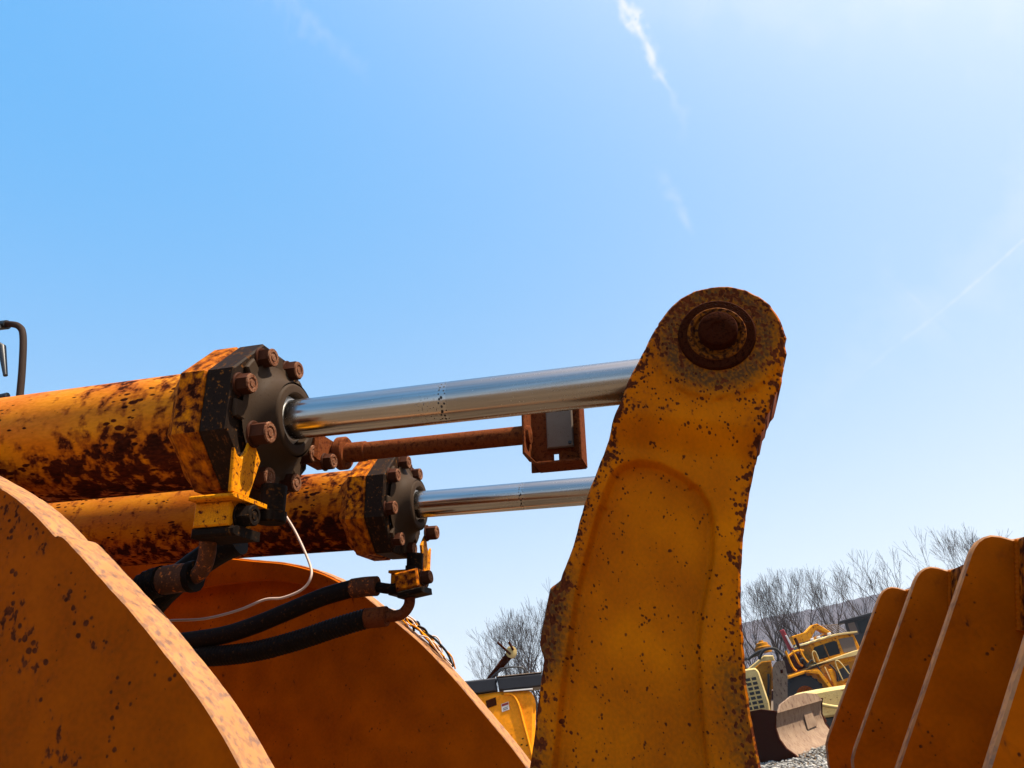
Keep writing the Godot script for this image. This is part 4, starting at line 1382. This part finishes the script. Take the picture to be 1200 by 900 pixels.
func build_grader():
	# yellow articulated machine side-on: cab, rails, engine, big tyre under a fender
	var t := thing("articulated_truck", "yellow articulated hauler with cab, handrails and one big tyre, left of the orange hinge plates", "truck", Vector3(4.13, -0.5, -35.76), 14.0)
	var cab := pz(t, "cab", M.yard_yellow, [[0.27, 2.06], [0.14, 2.78], [0.20, 2.85], [1.30, 2.98], [1.55, 2.98], [2.2, 2.9], [2.3, 2.0], [1.52, 2.05]], -1.5, 0.0, 0.03)
	pz(cab, "roof", M.yard_pale, [[0.05, 2.84], [0.10, 2.90], [1.40, 3.04], [2.35, 2.99], [2.35, 2.92], [1.40, 2.96]], -1.6, 0.08, 0.01)
	pz(cab, "window", M.glass, [[0.33, 2.16], [0.27, 2.60], [0.34, 2.68], [0.74, 2.73], [0.78, 2.20]], -0.02, 0.02, 0.005)
	pz(cab, "window", M.glass, [[0.84, 2.21], [0.80, 2.735], [1.27, 2.78], [1.36, 2.72], [1.34, 2.24]], -0.02, 0.02, 0.005)
	pz(cab, "window", M.alu, [[1.50, 2.24], [1.46, 2.82], [2.1, 2.80], [2.1, 2.24]], -0.02, 0.02, 0.005)
	pz(cab, "mirror", M.white, [[0.42, 2.25], [0.50, 2.25], [0.50, 2.66], [0.46, 2.66]], -0.3, -0.25, 0.005)
	var body := pz(t, "body", M.yard_yellow, [[-0.62, 1.78], [0.0, 1.86], [0.86, 2.02], [1.85, 2.08], [1.9, 1.86], [1.3, 1.82], [1.3, 1.0], [0.1, 0.95], [-0.25, 1.35]], -1.6, 0.05, 0.03)
	pz(body, "hood_panel", M.yard_pale, [[-0.1, 1.98], [1.9, 2.24], [2.3, 2.26], [2.3, 2.05], [0.9, 2.02]], -1.2, 0.16, 0.02)
	pz(body, "dark_recess", M.black, [[0.88, 1.20], [1.5, 1.30], [1.5, 1.75], [0.95, 1.62]], 0.04, 0.07, 0.005)
	pz(body, "step", M.yard_yellow, [[0.52, 1.0], [0.72, 1.0], [0.66, 1.72], [0.50, 1.70]], 0.04, 0.28, 0.01)
	pz(t, "fender", M.yard_yellow, [[-1.30, 1.66], [-1.25, 1.76], [-0.45, 1.86], [0.1, 1.78], [0.45, 0.95], [0.30, 0.95], [0.02, 1.62], [-0.45, 1.76]], -0.6, 0.35, 0.015)
	wheel(t, Vector3(-0.72, 0.86, -0.1), 0.86, 0.62, M.flange)
	wheel(t, Vector3(3.2, 0.86, -0.1), 0.86, 0.62, M.flange)
	var eng := pz(t, "engine", M.pin, [[-0.85, 1.85], [-0.15, 1.95], [-0.1, 2.45], [-0.35, 2.62], [-0.75, 2.55]], -1.2, -0.3, 0.05)
	bars(eng, "pipe", M.yard_yellow, [[[-0.95, 2.75, 0.05], [-0.86, 2.1, 0.05], [-0.74, 1.9, 0.05]], [[-0.62, 2.72, 0.0], [-0.52, 2.2, 0.0], [-0.4, 2.05, 0.0]], [[-0.32, 2.72, 0.0], [-0.25, 2.3, 0.05], [-0.12, 2.1, 0.05]], [[-0.92, 2.5, 0.0], [-0.5, 2.66, 0.0], [-0.16, 2.62, 0.0]]], 0.05)
	bars(eng, "hose", M.tyre, [[[-0.5, 2.05, -0.1], [-0.4, 2.3, 0.05], [-0.28, 2.25, 0.05], [-0.25, 2.0, 0.0]], [[-0.7, 2.6, -0.1], [-0.45, 2.72, -0.1], [-0.2, 2.6, -0.1]]], 0.06)
	bars(t, "handrail", M.yard_pale, [[[0.02, 2.1, 0.3], [0.05, 2.45, 0.3], [0.2, 2.5, 0.3], [0.24, 2.1, 0.3]], [[0.95, 1.2, 0.3], [0.88, 1.9, 0.3], [1.06, 1.95, 0.3], [1.3, 1.4, 0.3]], [[0.45, 1.3, 0.3], [0.38, 1.85, 0.3]]], 0.025)
	pz(cab, "seat_back", M.white, [[0.55, 2.2], [0.68, 2.2], [0.70, 2.52], [0.58, 2.50]], -0.014, -0.01, 0.0)
	for q in [[0.25, 3.0], [0.55, 3.03], [1.05, 3.09]]:
		pz(cab, "work_lamp", M.white, [[q[0], q[1] - 0.06], [q[0] + 0.13, q[1] - 0.05], [q[0] + 0.13, q[1] + 0.05], [q[0], q[1] + 0.04]], 0.02, 0.14, 0.01)
	pz(cab, "door_seam", M.black, [[0.795, 2.05], [0.815, 2.05], [0.78, 2.74], [0.765, 2.74]], 0.0, 0.006, 0.0)
	bars(t, "exhaust_pipe", M.pin, [[[-0.05, 2.2, -0.7], [-0.08, 3.0, -0.7], [-0.12, 3.2, -0.7]]], 0.07)
	pz(t, "fuel_tank", M.yard_brown, [[0.95, 0.72], [1.9, 0.82], [1.9, 1.15], [0.95, 1.05]], -0.3, 0.22, 0.05)
	pz(t, "frame_rail", M.pin, [[-1.8, 1.0], [3.4, 1.2], [3.4, 1.45], [-1.8, 1.3]], -1.2, -0.35, 0.03)
	bars(t, "hydraulic_hose", M.tyre, [[[-0.3, 1.95, 0.1], [0.0, 2.2, 0.12], [0.15, 1.95, 0.12], [0.3, 1.5, 0.1]], [[0.7, 1.9, 0.1], [0.85, 1.6, 0.15], [0.8, 1.2, 0.1]]], 0.035)
	bars(t, "roof_rack", M.yard_brown, [[[0.5, 3.0, -0.2], [1.0, 3.12, -0.2]], [[0.5, 3.0, -0.9], [1.0, 3.12, -0.9]]], 0.03)


func build_side_machines():
	# front-end loader, mostly behind the lever: pale sloping arm, round air cleaner, grey post
	var f := thing("front_loader", "dusty yellow loader with a sloping arm and round air cleaner, beside the lever", "loader", Vector3(1.64, -0.3, -29.96), -3.1)
	pz(f, "bonnet", M.yard_brown, [[-1.6, 1.2], [0.45, 1.3], [0.5, 2.0], [0.30, 2.25], [-0.3, 2.15], [-1.6, 2.1]], -2.2, -0.6, 0.04)
	pz(f, "lift_arm", M.yard_pale, [[-1.5, 1.95], [-0.45, 2.10], [0.30, 2.46], [0.62, 2.40], [0.62, 2.22], [0.34, 2.26], [-0.45, 1.90], [-1.5, 1.75]], -0.5, -0.1, 0.03)
	var tank := MB.new()
	lathe(tank, [Vector2(0, 0.0), Vector2(0, 0.30), Vector2(0.22, 0.30), Vector2(0.26, 0.24), Vector2(0.36, 0.22), Vector2(0.40, 0.10), Vector2(0.46, 0.08), Vector2(0.46, 0)], 20, Transform3D(Basis(Vector3(0, 1, 0), Vector3(-1, 0, 0), Vector3(0, 0, 1)), Vector3(0.35, 2.55, -1.2)))
	one(tank, M.yard_brown, "air_cleaner", f)
	bars(f, "hose", M.tyre, [[[0.1, 2.35, 0.0], [0.35, 2.62, 0.0], [0.75, 2.6, 0.0], [0.95, 2.3, 0.0]], [[-0.3, 2.42, -0.3], [0.1, 2.6, -0.3], [0.5, 2.66, -0.3]]], 0.05)
	pz(f, "dark_guard", M.black, [[-0.55, 2.38], [0.2, 2.52], [0.2, 2.60], [-0.55, 2.46]], -0.9, -0.5, 0.01)

	var p := thing("boom_post", "grey-white weathered steel boom leaning up between the grille and the tyre", "loader boom", Vector3(1.95, -0.2, -25.93), -4.3)
	pz(p, "post", M.grey_steel, [[-0.62, 0.2], [-0.20, 0.2], [0.24, 1.6], [0.28, 2.05], [0.02, 2.05], [-0.12, 1.92]], -0.35, -0.02, 0.03, 0.05)
	pz(p, "side_plate", M.yard_brown, [[-1.15, 0.4], [-0.62, 0.5], [-0.14, 1.92], [-0.10, 2.12], [-0.4, 2.14], [-0.95, 1.85]], -0.9, -0.3, 0.03)
	bars(p, "hydraulic_line", M.tyre, [[[-0.75, 0.6, -0.25], [-0.42, 1.35, -0.2], [-0.30, 1.75, -0.2]]], 0.035)
	pz(p, "pin_plate", M.pin, [[0.06, 1.70], [0.14, 1.70], [0.16, 1.80], [0.08, 1.80]], -0.03, 0.02, 0.005)

	var g := thing("grille_machine", "pale radiator guard with a slotted dark grille next to the lever's right edge", "tractor", Vector3(1.19, -0.15, -23.97), -2.8)
	pz(g, "radiator_guard", M.yard_pale, [[-0.6, 0.3], [0.05, 0.3], [0.13, 1.0], [0.10, 1.82], [0.03, 1.94], [-0.6, 1.96]], -1.2, -0.03, 0.04, 0.06)
	for j in 9:
		for i in 3:
			pz(g, "grille_slot", M.black, [[-0.50 + i * 0.17, 0.62 + j * 0.125], [-0.37 + i * 0.17, 0.62 + j * 0.125], [-0.37 + i * 0.17, 0.70 + j * 0.125], [-0.50 + i * 0.17, 0.70 + j * 0.125]], -0.04, -0.022, 0.003)
	pz(g, "track", M.tyre, [[-0.6, 0.0], [0.3, 0.0], [0.3, 0.5], [-0.6, 0.5]], -2.5, 0.0, 0.08)

	var e := thing("boom_excavator", "yellow excavator with a folded knuckle boom and slatted roof guard above the hauler", "excavator", Vector3(5.26, -0.6, -43.68), 12.0)
	pz(e, "boom", M.yard_yellow, [[-0.80, 3.18], [-0.74, 3.62], [0.05, 3.70], [0.52, 3.98], [0.78, 4.0], [1.36, 3.46], [1.24, 3.32], [0.72, 3.70], [0.55, 3.66], [0.14, 3.24]], -0.6, -0.15, 0.03)
	pz(e, "house", M.yard_brown, [[-0.9, 1.2], [2.6, 1.3], [2.6, 2.7], [-0.9, 2.6]], -2.4, -0.7, 0.05)
	var guard := MB.new()
	for k in 7:
		tube(guard, [Vector3(1.15 + k * 0.13, 3.84 - k * 0.012, -0.6), Vector3(1.34 + k * 0.13, 3.30, 0.0)], 0.025, 5)
	tube(guard, [Vector3(1.12, 3.86, -0.6), Vector3(2.0, 3.78, -0.6)], 0.03, 5)
	tube(guard, [Vector3(1.3, 3.30, 0.0), Vector3(2.2, 3.28, 0.0)], 0.03, 5)
	one(guard, M.alu, "roof_guard", e)
	pz(e, "track", M.tyre, [[-0.8, 0.0], [2.4, 0.0], [2.6, 0.5], [2.4, 0.9], [-0.8, 0.9], [-1.0, 0.5]], -2.2, -0.4, 0.05)

	var r := thing("red_machine", "dark red upright steel frame of a machine left of the knuckle boom", "machine frame", Vector3(3.40, -0.6, -39.86), -4.9)
	pz(r, "frame_plate", M.red, [[0.24, 3.86], [0.44, 3.9], [0.62, 3.05], [0.44, 2.9], [0.36, 2.95]], -0.4, -0.1, 0.02)
	pz(r, "ram", M.white, [[0.42, 3.6], [0.5, 3.6], [0.62, 3.0], [0.54, 2.98]], -0.1, -0.02, 0.01)
	pz(r, "mast", M.red, [[0.3, 0.0], [0.6, 0.0], [0.6, 3.05], [0.4, 3.05]], -0.4, -0.12, 0.02)

	var c := thing("canopy_machine", "machine with a black glazed cab and overhanging roof right of the slatted guard", "machine cab", Vector3(7.82, -0.7, -47.36), -9.4)
	var cab := pz(c, "cab", M.black, [[-0.02, 2.4], [0.06, 4.0], [1.7, 4.1], [1.7, 2.5]], -1.6, 0.0, 0.03)
	pz(cab, "roof", M.black, [[-0.22, 3.98], [-0.14, 4.12], [1.9, 4.24], [1.9, 4.06]], -1.8, 0.15, 0.02)
	pz(cab, "window", M.alu, [[0.20, 3.2], [0.22, 3.9], [0.58, 3.92], [0.62, 3.25]], -0.01, 0.03, 0.005)
	pz(cab, "window", M.glass, [[0.72, 3.25], [0.70, 3.93], [1.3, 3.97], [1.3, 3.3]], -0.01, 0.03, 0.005)
	pz(c, "body", M.yard_yellow, [[-1.0, 0.6], [2.4, 0.7], [2.4, 2.5], [-0.2, 2.4]], -1.6, 0.1, 0.05)
	wheel(c, Vector3(0.0, 0.75, 0.1), 0.75, 0.5, M.yard_yellow)
	wheel(c, Vector3(2.2, 0.75, 0.1), 0.75, 0.5, M.yard_yellow)


func build_digger():
	var d := thing("excavator", "excavator with yellow rounded counterweight and dark blue-grey deck, left of the lever", "excavator", Vector3(-2.87, 0, -10.62), 15.1)
	var cw := pz(d, "counterweight", M.digger_yellow, [[-1.6, 0.95], [0.30, 0.95], [0.36, 1.3], [0.48, 1.85], [0.44, 2.0], [0.05, 2.06], [-1.6, 2.14]], -1.5, 0.0, 0.05, 0.07)
	var ridge := MB.new()
	var rp := [Vector3(0.06, 2.02, 0.0), Vector3(0.17, 1.99, 0.005), Vector3(0.23, 1.86, 0.008), Vector3(0.26, 1.6, 0.008), Vector3(0.29, 1.3, 0.008), Vector3(0.30, 1.0, 0.008)]
	tube(ridge, smooth_path(rp, 5), 0.018, 8)
	one(ridge, M.digger_yellow, "pressed_ridge", cw)
	pz(cw, "dark_vent", M.pin, [[-0.20, 1.88], [-0.06, 1.90], [-0.06, 2.0], [-0.20, 1.98]], -0.01, 0.012, 0.003)
	# warning label: red band with a word above two lines of print
	pz(cw, "label_plate", M.white, [[-0.005, 1.80], [0.10, 1.815], [0.105, 1.915], [0.0, 1.90]], 0.0, 0.006, 0.001)
	pz(cw, "label_band", M.red, [[0.005, 1.868], [0.098, 1.880], [0.100, 1.908], [0.005, 1.896]], 0.004, 0.008, 0.0)
	for k in 2:
		pz(cw, "label_line", M.black, [[0.015, 1.820 + k * 0.018], [0.085, 1.829 + k * 0.018], [0.085, 1.836 + k * 0.018], [0.015, 1.827 + k * 0.018]], 0.004, 0.008, 0.0)
	for q in [[0.20, 1.42], [0.24, 1.33], [0.17, 1.35]]:
		pz(cw, "scrape", M.pin, [[q[0], q[1]], [q[0] + 0.03, q[1] + 0.004], [q[0] + 0.028, q[1] + 0.02], [q[0] + 0.003, q[1] + 0.016]], -0.003, 0.002, 0.0)
	pz(d, "deck", M.navy, [[-1.6, 2.155], [-0.02, 2.075], [-0.02, 2.245], [-1.6, 2.36]], -1.45, 0.015, 0.015)
	pz(d, "deck", M.navy, [[0.0, 2.07], [0.62, 2.02], [0.66, 2.10], [0.62, 2.195], [0.0, 2.245]], -1.45, 0.03, 0.02)
	pz(d, "deck_edge", M.grey_steel, [[0.0, 2.247], [0.62, 2.197], [0.62, 2.21], [0.0, 2.26]], -1.45, 0.03, 0.004)
	pz(d, "trim_strip", M.white, [[0.06, 2.045], [0.46, 2.005], [0.46, 2.025], [0.06, 2.062]], -0.01, 0.028, 0.003)
	bars(d, "railing", M.black, [[[-0.02, 2.22, -0.9], [0.03, 2.36, -0.9], [0.12, 2.40, -0.9], [0.40, 2.36, -0.9], [0.44, 2.20, -0.9]], [[0.14, 2.22, -0.9], [0.15, 2.39, -0.9]], [[-0.16, 2.22, -0.7], [0.0, 2.34, -0.7], [0.12, 2.37, -0.7]]], 0.013)
	# its stick, seen over the deck, ends in a pin boss
	var am := pz(d, "stick", M.pin, [[-0.35, 2.26], [-0.22, 2.26], [0.30, 2.66], [0.32, 2.78], [0.22, 2.76]], -3.1, -2.9, 0.02)
	var ey := MB.new()
	lathe(ey, [Vector2(-0.12, 0.0), Vector2(-0.12, 0.10), Vector2(0.12, 0.10), Vector2(0.13, 0.05), Vector2(0.13, 0)], 20, zx(Vector3(0.32, 2.76, -3.0)))
	one(ey, M.yard_pale, "pin_boss", am)
	bars(am, "linkage", M.pin, [[[0.30, 2.72, -2.85], [0.10, 2.96, -2.85]], [[0.36, 2.78, -2.85], [0.30, 2.93, -2.85]]], 0.02)
	for s in [-1.3, -0.2]:
		pz(d, "track", M.tyre, [[-1.9, 0.0], [1.0, 0.0], [1.2, 0.35], [1.0, 0.75], [-1.9, 0.75], [-2.1, 0.35]], s - 0.5, s, 0.05)
	pz(d, "undercarriage", M.pin, [[-1.2, 0.55], [0.2, 0.55], [0.2, 0.97], [-1.2, 0.97]], -1.3, -0.3, 0.03)


# ---------------------------------------------------------------- bare trees
func grow(mb: MB, rng: RandomNumberGenerator, at: Vector3, dir: Vector3, ln: float, r: float, depth: int, thin: Array):
	var n := 4 if depth > 2 else (3 if depth > 0 else 2)
	var p := at
	var d := dir
	var pts := [p]
	var rad := [r]
	for i in n:
		d = (d + Vector3(rng.randfn(0, 0.10), rng.randf_range(0.0, 0.10), rng.randfn(0, 0.10))).normalized()
		p += d * ln / n
		pts.append(p)
		rad.append(maxf(lerpf(r, r * 0.62, float(i + 1) / n), 0.0085))
	var target: MB = thin[0] if depth >= thin[1] else thin[2]
	tube(target, pts, rad, 5 if depth >= thin[1] else 3, false)
	if depth == 0:
		return
	var kids := 2 + (1 if rng.randf() < 0.5 else 0)
	for k in kids:
		var a := rng.randf() * TAU
		var spread := rng.randf_range(0.18, 0.48)
		var x := d.cross(Vector3(0.3, 0.1, 0.9)).normalized()
		var y := d.cross(x).normalized()
		var nd := (d * cos(spread) + (x * cos(a) + y * sin(a)) * sin(spread) + Vector3(0, 0.20, 0)).normalized()
		grow(mb, rng, p, nd, ln * rng.randf_range(0.62, 0.85), rad[n] * rng.randf_range(0.55, 0.8), depth - 1, thin)
	# side shoots along the limb
	for i in range(1, n):
		if rng.randf() < 0.5:
			var a := rng.randf() * TAU
			var x := d.cross(Vector3(0.3, 0.1, 0.9)).normalized()
			var y := d.cross(x).normalized()
			var nd := (d * 0.72 + (x * cos(a) + y * sin(a)) * 0.68 + Vector3(0, 0.15, 0)).normalized()
			grow(mb, rng, pts[i], nd, ln * rng.randf_range(0.4, 0.65), rad[i] * rng.randf_range(0.35, 0.5), maxi(depth - 2, 0), thin)


func tree_proto(seed: int, height: float, stems: int) -> Array:
	var rng := RandomNumberGenerator.new()
	rng.seed = seed
	var trunk := MB.new()
	var crown := MB.new()
	for s in stems:
		var lean := Vector3(rng.randfn(0, 0.10), 1, rng.randfn(0, 0.10)).normalized()
		if stems > 1:
			lean = Vector3(rng.randfn(0, 0.13), 1, rng.randfn(0, 0.13)).normalized()
		grow(trunk, rng, Vector3(rng.randfn(0, 0.2), -0.1, rng.randfn(0, 0.2)) if stems > 1 else Vector3(0, -0.1, 0), lean, height * 0.27, 0.25 / sqrt(stems), 5, [trunk, 5, crown])
	return [trunk.into(ArrayMesh.new(), M.bark), crown.into(ArrayMesh.new(), M.bark)]


func build_trees():
	var protos := []
	for k in 5:
		var pr := tree_proto(400 + k * 17, 12.0, 1 if k < 3 else 4)
		protos.append(pr)
	# azimuth, distance, height scale, variant, turn, label
	var list := [
		[2.0, 74.0, 1.02, 0, 10, "bare tree rising right beside the lever's right edge, dark trunk"],
		[2.6, 79.0, 0.92, 3, 80, "bare multi-stemmed tree just right of the lever, behind the pale sloping loader arm"],
		[3.4, 72.0, 0.97, 1, 150, "bare tree above the round air cleaner of the dusty loader"],
		[4.2, 76.0, 1.05, 2, 30, "bare leaning tree between the air cleaner and the red frame"],
		[4.9, 70.0, 0.97, 0, 200, "bare tree just left of the dark red steel frame"],
		[5.7, 78.0, 0.99, 4, 300, "bare forked tree straight above the dark red steel frame"],
		[6.6, 73.0, 0.95, 1, 250, "bare tree above the left end of the knuckle boom"],
		[7.7, 76.0, 1.03, 2, 120, "bare tall tree behind the elbow of the knuckle boom"],
		[8.7, 71.0, 0.97, 0, 330, "bare tree above the slatted roof guard"],
		[9.9, 77.0, 0.97, 3, 60, "bare tree above the black cab, against the ridge"],
		[10.8, 74.0, 0.92, 1, 20, "bare tree right of the black cab, left of the first hinge plate"],
		[11.8, 70.0, 0.93, 2, 260, "bare tree whose twigs show over the lowest hinge plate"],
		[13.6, 66.0, 0.76, 0, 95, "bare twiggy treetop above the second hinge plate from the left"],
		[15.2, 69.0, 0.73, 1, 190, "bare faint treetop in the gap left of the tallest hinge plate"],
		[17.8, 66.0, 0.87, 4, 40, "bare treetop peeking over the tallest hinge plate at the right border"],
		[-11.6, 70.0, 1.14, 3, 15, "bare tree nearest the lever's left edge"],
		[-12.2, 74.0, 1.06, 0, 100, "bare tree half hidden by the bulge in the lever's left edge"],
		[-12.9, 68.0, 1.03, 1, 210, "bare slender tree above the right end of the excavator's railing"],
		[-13.6, 72.0, 1.06, 4, 290, "bare tree above the middle of the excavator's railing"],
		[-14.3, 69.0, 1.03, 2, 45, "bare tree with straight dark stems behind the excavator's railing"],
		[-15.0, 71.0, 0.82, 3, 170, "bare thick clump right of the excavator stick's pin"],
		[-16.8, 78.0, 0.48, 0, 260, "bare small tree left of the excavator stick"],
		[-17.8, 82.0, 0.36, 1, 330, "bare low sapling beside the far lift arm's edge"],
	]
	for t in list:
		var a: float = deg_to_rad(t[0])
		var d: float = t[1]
		var o := thing("bare_tree", t[5], "tree", Vector3(sin(a) * d, ground_y(d), -cos(a) * d), t[4], "bare trees along the edge of the yard")
		o.scale = Vector3.ONE * t[2]
		put(protos[t[3]][0], "trunk", o)
		put(protos[t[3]][1], "crown", o)
